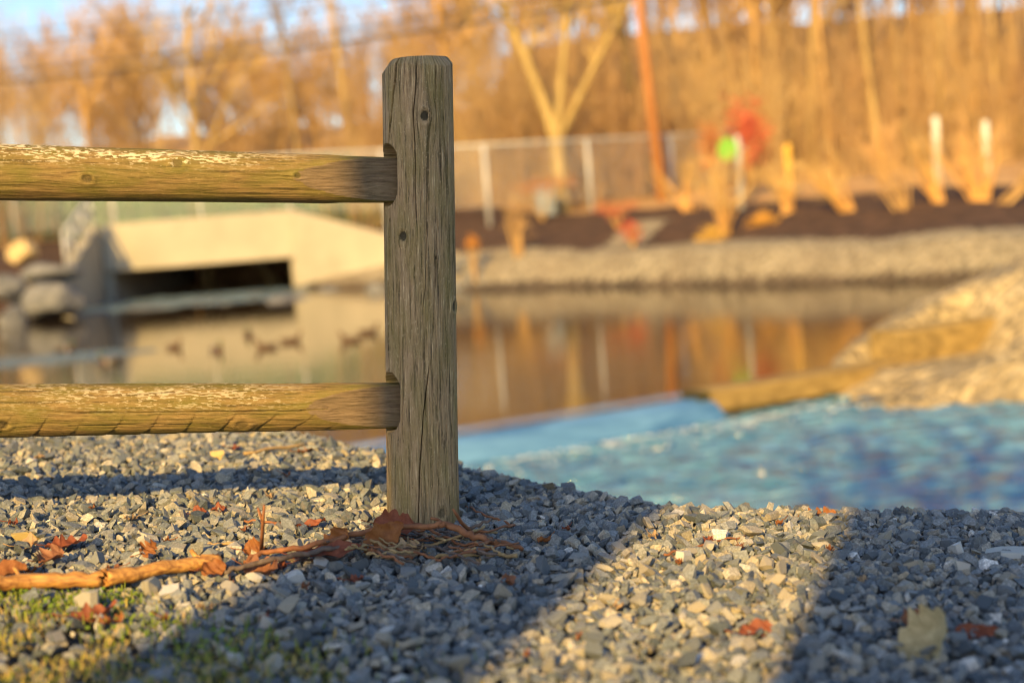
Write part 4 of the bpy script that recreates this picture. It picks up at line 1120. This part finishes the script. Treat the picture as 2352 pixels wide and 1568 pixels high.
# ------------------------------------------------------------------ ducks
def duck_mesh(male):
    sp = [(-0.27, 0.045, .012, .012), (-0.24, 0.05, .035, .022), (-0.18, 0.035, .07, .05), (-0.10, 0.02, .095, .075), (0.0, 0.015, .105, .085), (0.09, 0.02, .095, .08), (0.15, 0.045, .07, .07),
          (0.18, 0.085, .045, .05), (0.195, 0.13, .036, .038), (0.205, 0.165, .040, .036), (0.218, 0.195, .042, .036), (0.235, 0.215, .034, .026), (0.24, 0.228, .012, .010)]
    n = 14; V = []; C = []
    pts = np.array([(a, 0, b) for a, b, c, d in sp])
    for i, (x, z, wy, wz) in enumerate(sp):
        d = pts[min(i + 1, len(sp) - 1)] - pts[max(i - 1, 0)]; d /= np.linalg.norm(d)
        nz = np.array([-d[2], 0, d[0]])
        for k in range(n):
            a = 2 * math.pi * k / n
            V.append(pts[i] + np.array([0, wy * math.cos(a), 0]) + nz * wz * math.sin(a))
    f = [(i * n + k, i * n + (k + 1) % n, (i + 1) * n + (k + 1) % n, (i + 1) * n + k) for i in range(len(sp) - 1) for k in range(n)]
    f += [tuple(range(n))[::-1], tuple((len(sp) - 1) * n + k for k in range(n))]
    m = Mat('duck_feathers', 0.7, 0.3)
    zx = m.sep(m.tc.outputs['Object'])
    if male:
        c = m.ramp(zx[0], [(0.0, (0.03, 0.03, 0.03)), (0.02, (0.30, 0.29, 0.27)), (0.07, (0.30, 0.29, 0.27)), (0.09, (0.10, 0.045, 0.025))])
        c = m.mix(m.ramp(zx[2], [(0.105, 0.0), (0.12, 1.0)]), c, (0.012, 0.07, 0.03))
    else:
        c = m.ramp(m.noise(30, 4, 0.6), [(0.35, (0.035, 0.02, 0.012)), (0.65, (0.15, 0.085, 0.045))])
    m.col(c)
    b = fixn(mesh('body', V, f, m.m, True))
    q = MB(); q.tube([(0.235, 0, 0.198), (0.265, 0, 0.190), (0.295, 0, 0.186), (0.302, 0, 0.186)], [.017, .013, .016, .006], 8)
    bl = q.mesh('bill', M_YEL if male else M_TWG1, True)
    ws_ = MB()
    for sd in (-1, 1):
        ws_ = MB(); r = np.random.RandomState(1)
        ring = []
    wl = []
    for sd in (-1, 1):
        V2 = [(-0.24, sd * .03, .085), (-0.15, sd * .09, .10), (0.0, sd * .112, .085), (0.08, sd * .10, .05), (0.0, sd * .118, .03), (-0.14, sd * .10, .05)]
        V3 = [(a, b_ * 0.9, c_) for a, b_, c_ in V2]
        q = MB(); q.add(np.array(V2 + V3), [(0, 1, 2, 3, 4, 5), (11, 10, 9, 8, 7, 6)] + [(i, (i + 1) % 6, 6 + (i + 1) % 6, 6 + i) for i in range(6)])
        wl.append(fixn(q.mesh('wing', simple('wing_feathers', (0.06, 0.045, 0.035), (0.17, 0.13, 0.10), 30, .7, .2, .003))))
    return b, bl, wl
DM, DF = duck_mesh(True), duck_mesh(False)
ducks = [(255, 832, 0, 3.0, 'green-headed drake nearest the viewer, low in the left of the pond'), (148, 806, 0, 0.3, 'green-headed drake farthest left, beside the bright streak'),
         (400, 800, 1, -0.6, 'brown duck alone left of the middle of the pond'), (497, 806, 0, -0.9, 'dark duck with a pale flank just right of the lone brown one'),
         (570, 772, 0, -1.4, 'small duck with its head up, seen end on, farthest from the viewer'), (612, 800, 1, 3.1, 'left duck of the close pair in the middle, facing left'),
         (668, 786, 1, 0.1, 'right duck of the close pair in the middle'), (805, 784, 1, 2.9, 'left duck of the pair close to the wooden post'), (846, 766, 1, 0.4, 'right duck of the pair close to the wooden post')]
for x, y, fem, rz_, lab in ducks:
    p = pond(x, y); e = empty('duck', (p.x, p.y, ZP + 0.015), rz_); e.scale = (0.88, 0.88, 0.88)
    b, bl, wl = DF if fem else DM
    bo = obj('body', b, e); obj('bill', bl, bo)
    for q in wl: obj('wing', q, bo)
    tag(e, lab, 'duck', 'ducks on the pond')

# ------------------------------------------------------------------ sticks, twigs and leaves on the gravel
def stick(name, pix, r, mat, label, lift=0.01, n=10, cat='twig', group=None, heights=None, parts=(), wob=0.0015, seed=0):
    rng = np.random.RandomState(seed + 77); P = []
    for i, (x, y) in enumerate(pix):
        g = on_gravel(x, y); P.append(np.array([g.x, g.y, g.z]))
    if heights is not None:                         # y is the pixel of the twig itself: raise along the sight line
        for i, h in enumerate(heights):
            d = np.array(CAM) - P[i]; P[i] = P[i] + d * (h / d[2])
    fine = []; rr = []
    R_ = r if hasattr(r, '__len__') else [r] * len(P)
    for i in range(len(P) - 1):
        for k in range(6):
            f = k / 6.0; fine.append(P[i] * (1 - f) + P[i + 1] * f + rng.normal(0, wob, 3)); rr.append(R_[i] * (1 - f) + R_[i + 1] * f)
    fine.append(P[-1]); rr.append(R_[-1])
    rr = [q * rng.uniform(0.92, 1.08) for q in rr]
    base = Vector(P[0]); m = MB(); m.tube([q - P[0] for q in fine], rr, n)
    if parts:
        e = empty(name, base); obj('stem', m.mesh('stem', mat, True), e)
        for pn, pts, rads in parts:
            m = MB(); q = []
            for x, y, h in pts:
                g = on_gravel(x, y); g = np.array(g); d = np.array(CAM) - g; q.append(g + d * (h / d[2]) - P[0])
            m.tube(q, rads, 7); obj(pn, m.mesh(pn, mat, True), e)
    else:
        e = obj(name, m.mesh(name, mat, True), None, base)
    return tag(e, label, cat, group)
stick('stick', [(-60, 1345), (50, 1334), (140, 1332), (235, 1328), (240, 1328), (330, 1313), (455, 1292), (504, 1286)], [.0118, .0122, .0114, .0116, .0128, .0112, .0114, .0108], M_STICK,
      'thick peeled orange stick with stubs lying across the gravel at left', n=14, cat='stick', heights=[.026] * 8,
      parts=[('stub', [(458, 1290, .022), (448, 1275, .03), (438, 1262, .038)], [.0055, .0045, .0035]), ('stub', [(241, 1332, .018), (238, 1348, .010), (234, 1358, .004)], [.005, .004, .003]),
             ('stub', [(50, 1332, .02), (42, 1318, .028), (32, 1302, .036)], [.004, .0035, .0028]), ('node_ring', [(237, 1328, .020), (240, 1328, .020)], [.0136, .0136]), ('node_ring', [(454, 1292, .020), (458, 1291, .020)], [.0128, .0128])])
stick('twig', [(560, 1290), (600, 1268), (690, 1258), (800, 1230), (900, 1212), (1000, 1206), (1026, 1203), (1080, 1228), (1140, 1245), (1200, 1262)], [.0034, .0042, .0046, .0046, .0046, .0050, .0060, .0064, .0056, .0038], M_TWG1,
      'long reddish twig arching over the leaf pile at the foot of the post', heights=[.014, .022, .030, .038, .045, .050, .052, .038, .028, .014],
      parts=[('upright_shoot', [(600, 1268, .014), (602, 1230, .05), (604, 1195, .08), (607, 1160, .105)], [.0036, .0032, .0028, .002]), ('side_shoot', [(603, 1195, .08), (597, 1180, .09), (592, 1166, .10)], [.003, .0026, .0018]),
             ('side_shoot', [(1020, 1203, .045), (1005, 1192, .055), (990, 1190, .058)], [.004, .003, .0026]), ('side_shoot', [(1085, 1225, .03), (1060, 1200, .055), (1048, 1180, .075), (1040, 1168, .085)], [.0042, .0034, .003, .002])])
stick('twig', [(515, 1312), (560, 1300), (640, 1282), (740, 1262), (830, 1255)], [.0042, .0042, .0046, .0046, .0042], M_TWG2, 'grey-brown twig lying parallel below the long reddish one', heights=[.018, .022, .026, .028, .026])
stick('twig', [(645, 1288), (700, 1286), (760, 1284), (830, 1275)], [.003, .003, .003, .0025], M_TWG2, 'short dark twig under the biggest orange leaf', heights=[.01] * 4)
stick('twig', [(985, 1278), (1060, 1275), (1120, 1272), (1188, 1275)], [.003, .0032, .0034, .0036], M_STRAW, 'straight pale twig pointing right at the front of the leaf pile', heights=[.012, .013, .014, .016])
stick('twig', [(1015, 1262), (1060, 1225), (1100, 1205), (1128, 1190)], [.002, .003, .003, .002], M_TWG2, 'dark forked twig sticking up on the right of the leaf pile', heights=[.012, .03, .045, .055])
stick('twig', [(950, 1262), (1010, 1245), (1070, 1228), (1112, 1208)], [.0026] * 4, M_STRAW, 'straw-coloured twig crossing the right of the leaf pile', heights=[.014, .022, .03, .036])
stick('twig', [(1068, 1160), (1110, 1180), (1150, 1195), (1182, 1206)], [.0022] * 4, M_TWG1, 'thin twig on the gravel just right of the post', heights=[.012] * 4)
stick('twig', [(1525, 1272), (1580, 1262), (1650, 1240), (1712, 1230)], [.002, .0022, .002, .0015], M_TWG1, 'thin dark twig lying across the sunlit strip of gravel', heights=[.014] * 4)
stick('twig', [(560, 1195), (620, 1198), (690, 1205)], [.0022] * 3, M_TWG1, 'thin twig lying behind the upright shoots', heights=[.012] * 3)
stick('twig', [(470, 1250), (500, 1248), (545, 1247)], [.0026] * 3, M_STRAW, 'short yellow straw piece behind the end of the thick stick', heights=[.012] * 3)
stick('twig', [(560, 1040), (700, 1020), (748, 1004)], [.004] * 3, M_STRAW, 'pale twig near the far edge of the gravel under the lower rail', heights=[.02] * 3)
rt_ = random.Random(4)
for i in range(60):
    x = rt_.uniform(800, 1130); y = rt_.uniform(1215, 1276); a = rt_.uniform(-0.5, 0.25); L = rt_.uniform(45, 130)
    stick('straw', [(x - L / 2, y + L / 2 * a), (x, y), (x + L / 2, y - L / 2 * a)], [rt_.uniform(.0012, .0028)] * 3, [M_STRAW, M_TWG2, M_TWG1][i % 3],
          'fine dry stem in the tangle at the foot of the post', heights=[rt_.uniform(.014, .036) for _ in range(3)], n=5, cat='dry stem', group='dry stems at the foot of the post', seed=i)

def leaf_mesh(seed, mat, L=0.07, Wd=0.030, lobes=4, depth=0.45, curl=0.6, cup=0.35, twist=0.3):
    r = np.random.RandomState(seed); nu, nv = 30, 9
    u = np.linspace(0, 1, nu); env = np.sin(np.pi * np.clip(u, 0.0, 1) ** 0.85) ** 0.7
    ph = r.uniform(0, 1, 2); uw = u + 0.05 * np.sin(u * 9 + seed)
    tri = np.abs(((uw * lobes + ph[0]) % 1.0) - 0.5) * 2; tri2 = np.abs(((uw * lobes * 0.93 + ph[1]) % 1.0) - 0.5) * 2
    jag = 1 + 0.06 * np.sin(u * 47 + seed) * (depth > 0.25)
    hwl = Wd * env * jag * (1 - depth * tri ** 1.5) * r.uniform(.8, 1.1) + 0.0006; hwr = Wd * env * jag * (1 - depth * tri2 ** 1.5) * r.uniform(.8, 1.1) + 0.0006
    V = []; a = 0.0; pos = np.array([0.0, 0.0]); kap = curl * (1 + r.normal(0, .25))
    for i in range(nu):
        th = kap * (u[i] - 0.4) * 2 * (1 if i else 1)
        if i: pos = pos + np.array([math.cos(th), math.sin(th)]) * L / nu
        tw_ = twist * (u[i] - .5)
        for j in range(nv):
            w_ = (j / (nv - 1)) * 2 - 1; hw = (hwl if w_ < 0 else hwr)[i]
            yy = w_ * hw; zz = cup * abs(w_) ** 1.6 * hw + 0.0018 * math.sin(u[i] * 21 + w_ * 4 + seed) + 0.004 * math.sin(u[i] * 8 + seed * 2) * w_
            zz += 0.0012 * (abs(w_) < 0.12)
            V.append((pos[0] - L * .45, yy * math.cos(tw_) - zz * math.sin(tw_), pos[1] + yy * math.sin(tw_) + zz * math.cos(tw_)))
    f = grid_faces(nu, nv)
    st = MB(); st.add(np.array(V), [tuple(q) for q in f])
    st.tube([np.array(V[nv // 2]) + np.array([0.004, 0, 0]), np.array(V[nv // 2]) + np.array([-0.010, 0.001, 0.002]), np.array(V[nv // 2]) + np.array([-0.020, 0.003, 0.006])], [.0008, .0008, .0011], 5)
    return st.mesh('leaf', mat, True)
def leaf(x, y, wpx, mat, label, seed=0, rz=0.0, rx=0.0, ry=0.0, h=0.014, group=None, lobes=4, depth=0.45, curl=0.6, cup=0.4, asp=0.45):
    g = on_gravel(x, y); d = (CAM - g); p = g + d * (h / d.z)
    L = wpx * (p - CAM).length / F
    o = obj('leaf', leaf_mesh(seed, mat, L, L * asp, lobes, depth, curl, cup), None, p)
    o.rotation_euler = (rx, ry, rz)
    return tag(o, label, 'leaf', group)
leaf(745, 1268, 165, M_LEAFR, 'biggest orange leaf, lying flat in front of the leaf pile', 1, 0.15, 0.25, 0, .024, None, 3, .30, .25, .3, .24)
leaf(880, 1238, 115, M_LEAFO, 'orange leaf standing folded against the left of the post foot', 2, 0.35, 0.9, -.5, .032, None, 3, .3, .5, .7, .32)
leaf(905, 1205, 110, M_LEAFR, 'dark russet leaf propped against the post behind the twig', 3, -0.2, 1.1, 0.1, .035, None, 4, .4, .4, .4, .35)
leaf(772, 1242, 75, M_LEAFO, 'small pointed orange leaf poking up under the long twig', 4, 0.1, 1.0, -.7, .03, None, 3, .4, .3, .5, .4)
leaf(930, 1272, 110, M_LEAFT, 'pale tan curled leaf at the front of the leaf pile', 5, 0.5, 0.23, 0, .018, None, 5, .5, .5, .5, .4)
leaf(600, 1306, 105, M_LEAFB, 'crumpled brown leaf at the left end of the grey-brown twig', 6, -0.3, 0.27, 0.2, .016, None, 5, .5, .8, .6, .45)
leaf(490, 1308, 60, M_LEAFO, 'orange leaf just right of the thick stick end', 7, 0.4, 0.7, 0, .02, None, 3, .25, .5, .5, .4)
leaf(582, 1262, 50, M_LEAFO, 'bright orange leaf at the base of the upright shoots', 8, 0.1, 0.9, 0, .018, None, 3, .3, .5, .6, .5)
leaf(150, 1248, 95, M_LEAFR, 'lobed red-orange leaf lying behind the thick stick', 9, 0.3, 0.20, 0, .018, None, 5, .6, .4, .4, .4)
leaf(115, 1280, 70, M_LEAFB, 'shredded brown leaf between the stick and the red-orange leaf', 10, 1.0, 0.27, 0, .02, None, 5, .65, .8, .6, .5)
leaf(60, 1252, 55, M_LEAFT, 'tan leaf near the left edge behind the stick', 11, 0.0, 0.27, 0, .016, None, 3, .2, .5, .5, .5)
leaf(18, 1312, 90, M_LEAFO, 'yellow-orange leaf behind the stick at the left edge', 12, -0.1, 0.32, 0, .02, None, 3, .2, .3, .4, .4)
leaf(340, 1262, 45, M_LEAFO, 'star-shaped orange leaf above the stub of the stick', 13, 0.8, 0.8, -.3, .022, None, 4, .7, .4, .5, .5)
leaf(320, 1326, 85, M_LEAFO, 'orange leaf tucked under the thick stick', 14, 0.5, 0.14, 0, .012, None, 3, .2, .2, .3, .3)
leaf(215, 1408, 120, M_LEAFR, 'long curled russet leaf at the edge of the grass', 15, 0.35, 0.23, 0, .016, None, 4, .5, .7, .7, .25)
leaf(255, 1425, 62, M_LEAFO, 'crumpled orange leaf at the edge of the grass', 16, 0.1, 0.23, 0, .014, None, 5, .6, .8, .6, .35)
leaf(700, 1204, 95, M_LEAFR, 'narrow russet leaf on the lit gravel left of the post', 17, 0.1, 0.18, 0, .014, None, 2, .1, .3, .5, .14)
leaf(455, 1178, 40, M_LEAFR, 'small red leaf just below the rail shadow', 18, 0.1, 0.6, 0, .014, None, 3, .3, .4, .5, .5)
leaf(1886, 1182, 70, M_LEAFO, 'pale orange star-shaped leaf on the crest of the sunlit strip', 19, 0.2, 0.35, 0, .022, None, 4, .65, .3, .4, .55)
leaf(2150, 1178, 95, M_LEAFR, 'dark curled russet leaf on the crest at the right', 20, 0.1, 0.6, 0, .018, None, 5, .5, .9, .7, .4)
leaf(2135, 1452, 175, M_LEAFY, 'large olive-yellow leaf standing on edge in the near right shade', 21, -0.5, 0.85, -0.5, .04, None, 4, .35, .8, .6, .45)
leaf(2240, 1452, 95, M_LEAFR, 'red-brown leaf lying just right of the olive-yellow one', 22, -0.2, 0.7, 0, .016, None, 2, .1, .4, .5, .2)
leaf(1735, 1447, 85, M_LEAFR, 'red-brown leaf on the border of the sunlit strip and the shade', 23, 0.2, 0.4, 0, .012, None, 3, .2, .3, .4, .35)
leaf(1165, 1330, 40, M_LEAFB, 'brown curled leaf alone in the shaded gravel right of the pile', 24, 1.2, 0.8, 0, .016, None, 3, .2, .6, .6, .4)
leaf(2095, 1420, 60, M_LEAFB, 'small brown leaf behind the olive-yellow one', 25, 0.4, 0.9, 0, .03, None, 4, .4, .5, .5, .5)
rl_ = random.Random(12)
sc_ = [(70, 1310), (30, 1200), (210, 1165), (300, 1190), (380, 1240), (500, 1170), (560, 1215), (620, 1140), (660, 1090), (540, 1028), (300, 1010), (90, 1050), (700, 1035), (430, 1310), (260, 1305), (1100, 1290), (1250, 1240),
       (1300, 1215), (1330, 1460), (1500, 1230), (1560, 1290), (1625, 1240), (1700, 1255), (1420, 1390), (1905, 1260), (820, 1330), (700, 1345), (470, 1395), (380, 1420), (610, 1420), (1210, 1500), (1980, 1330), (1790, 1200), (640, 1300), (530, 1345)]
for i, (x, y) in enumerate(sc_):
    leaf(x, y, rl_.uniform(20, 42), [M_LEAFO, M_LEAFR, M_LEAFB, M_LEAFT][i % 4], 'small broken leaf fragment scattered among the gravel stones', 50 + i, rl_.uniform(0, 6.28), rl_.uniform(.0, .4), 0, .014, 'leaf fragments among the gravel', 3, .3, .5, .5, .4)

# noticeable single stones
def rock(x, y, wpx, hpx, label, col1, col2, k, h=0.012):
    g = on_gravel(x, y); d = CAM - g; p = g + d * (h / d.z); s = (p - CAM).length / F
    m_ = simple('stone_' + str(k), col1, col2, 60, 0.8, 0.5, 0.003)
    v, f = HULLB[k % len(HULLB)]
    o = obj('stone_chip', mesh('stone_chip', v, f, m_), None, p, k * 0.9); o.scale = (wpx * s / 2, wpx * s / 2.6, hpx * s / 2 / 0.6)
    tag(o, label, 'stone')
rock(1818, 1176, 56, 24, 'white stone standing out on the crest of the gravel', (0.60, 0.57, 0.50), (0.78, 0.75, 0.68), 1)
rock(1975, 1168, 52, 34, 'tan block on the crest right of the pale orange leaf', (0.34, 0.28, 0.16), (0.46, 0.38, 0.24), 2)
rock(2325, 1272, 95, 24, 'flat pale slab in the shade at the right edge', (0.45, 0.44, 0.38), (0.58, 0.56, 0.50), 3)
rock(497, 1050, 32, 26, 'yellow pebble in the lit gravel beyond the rail shadow', (0.60, 0.42, 0.16), (0.72, 0.54, 0.24), 4)
rock(352, 1350, 52, 44, 'squared pale stone below the right end of the thick stick', (0.34, 0.31, 0.24), (0.46, 0.42, 0.34), 5, .018)
rock(205, 1384, 78, 50, 'largest pale stone at the edge of the grass', (0.34, 0.32, 0.27), (0.48, 0.45, 0.38), 6, .018)
rock(62, 1232, 48, 34, 'knobbly ochre stone behind the stick at far left', (0.36, 0.26, 0.09), (0.48, 0.36, 0.14), 7)

# ------------------------------------------------------------------ grass at the lower left
def grass():
    rng = np.random.RandomState(3); V, Fc, Tn = [], [], []
    N = 12000; cnt = 0
    spots = [(on_gravel(x, y), r) for x, y, r in ((190, 1395, .03), (265, 1392, .03), (120, 1410, .04), (60, 1385, .025), (330, 1450, .05), (520, 1490, .06), (660, 1550, .1))]
    while cnt < N:
        k = rng.uniform()
        if k < 0.04:
            g, r = spots[rng.randint(len(spots))]; x = g.x + rng.normal(0, r); y = g.y + rng.normal(0, r); green = True
        else:
            X0 = rng.uniform(-1.1, 0.15); Y0 = rng.uniform(1.35, 2.25); green = False
            g0 = (1.80 - X0 * 0.4 - Y0) + 0.16 * (vnoise(np.array([X0 * 9]), np.array([Y0 * 9]), 5)[0] - .5)
            if rng.uniform() > np.clip(g0 * 7, 0, 1) * np.clip(0.22 - X0 * 1.6, 0.04, 1): continue
            if vnoise(np.array([X0 * 16]), np.array([Y0 * 16]), 8)[0] < 0.38: continue
            x, y = X0, Y0
        z = float(ground_z(np.array([x]), np.array([y]))[0]); a = rng.uniform(0, 6.28); L = rng.uniform(.006, .019); w_ = rng.uniform(.0006, .0016)
        lean = rng.uniform(0.4, 1.35) if not green else rng.uniform(0.1, 0.8)
        d = np.array([math.cos(a), math.sin(a), 0]); s = np.array([-d[1], d[0], 0]); p0 = np.array([x, y, z + rng.uniform(0, .012)])
        p1 = p0 + L * .5 * (d * math.sin(lean * .6) + np.array([0, 0, math.cos(lean * .6)])); p2 = p1 + L * .5 * (d * math.sin(lean * 1.3) + np.array([0, 0, math.cos(lean * 1.3)]))
        b = len(V); V += [p0 - s * w_, p0 + s * w_, p1 + s * w_ * .8, p1 - s * w_ * .8, p2]; Fc += [(b, b + 1, b + 2, b + 3), (b + 3, b + 2, b + 4)]
        t = rng.uniform(0, .3) if (green or rng.uniform() < .18) else rng.uniform(.3, 1); Tn += [t] * 5; cnt += 1
    o = obj('grass', mesh('grass', V, Fc, M_GRASS, False, {'tone': ('FLOAT', Tn)}))
    stuff(o, 'matted yellow-green grass at the lower left of the gravel', 'grass')
    V, Fc, Tn = [], [], []                         # clover sprouts
    for g, r in spots[:6]:
        for i in range(26):
            x = g.x + rng.normal(0, r * .6); y = g.y + rng.normal(0, r * .6); z = float(ground_z(np.array([x]), np.array([y]))[0]) + rng.uniform(.008, .022)
            u, v_ = frame(np.array([rng.normal(0, .5), -.5 + rng.normal(0, .4), 1.0])); s = rng.uniform(.002, .0042); b = len(V)
            V += [np.array([x, y, z]) + s * (math.cos(q) * u + math.sin(q) * v_) for q in np.linspace(0, 5.24, 6)]; Fc.append(tuple(range(b, b + 6))); Tn += [rng.uniform(0, .2)] * 6
    o = obj('weeds', mesh('weeds', V, Fc, M_GRASS, False, {'tone': ('FLOAT', Tn)}))
    stuff(o, 'tiny green clover sprouts between the stones', 'weeds')
grass()
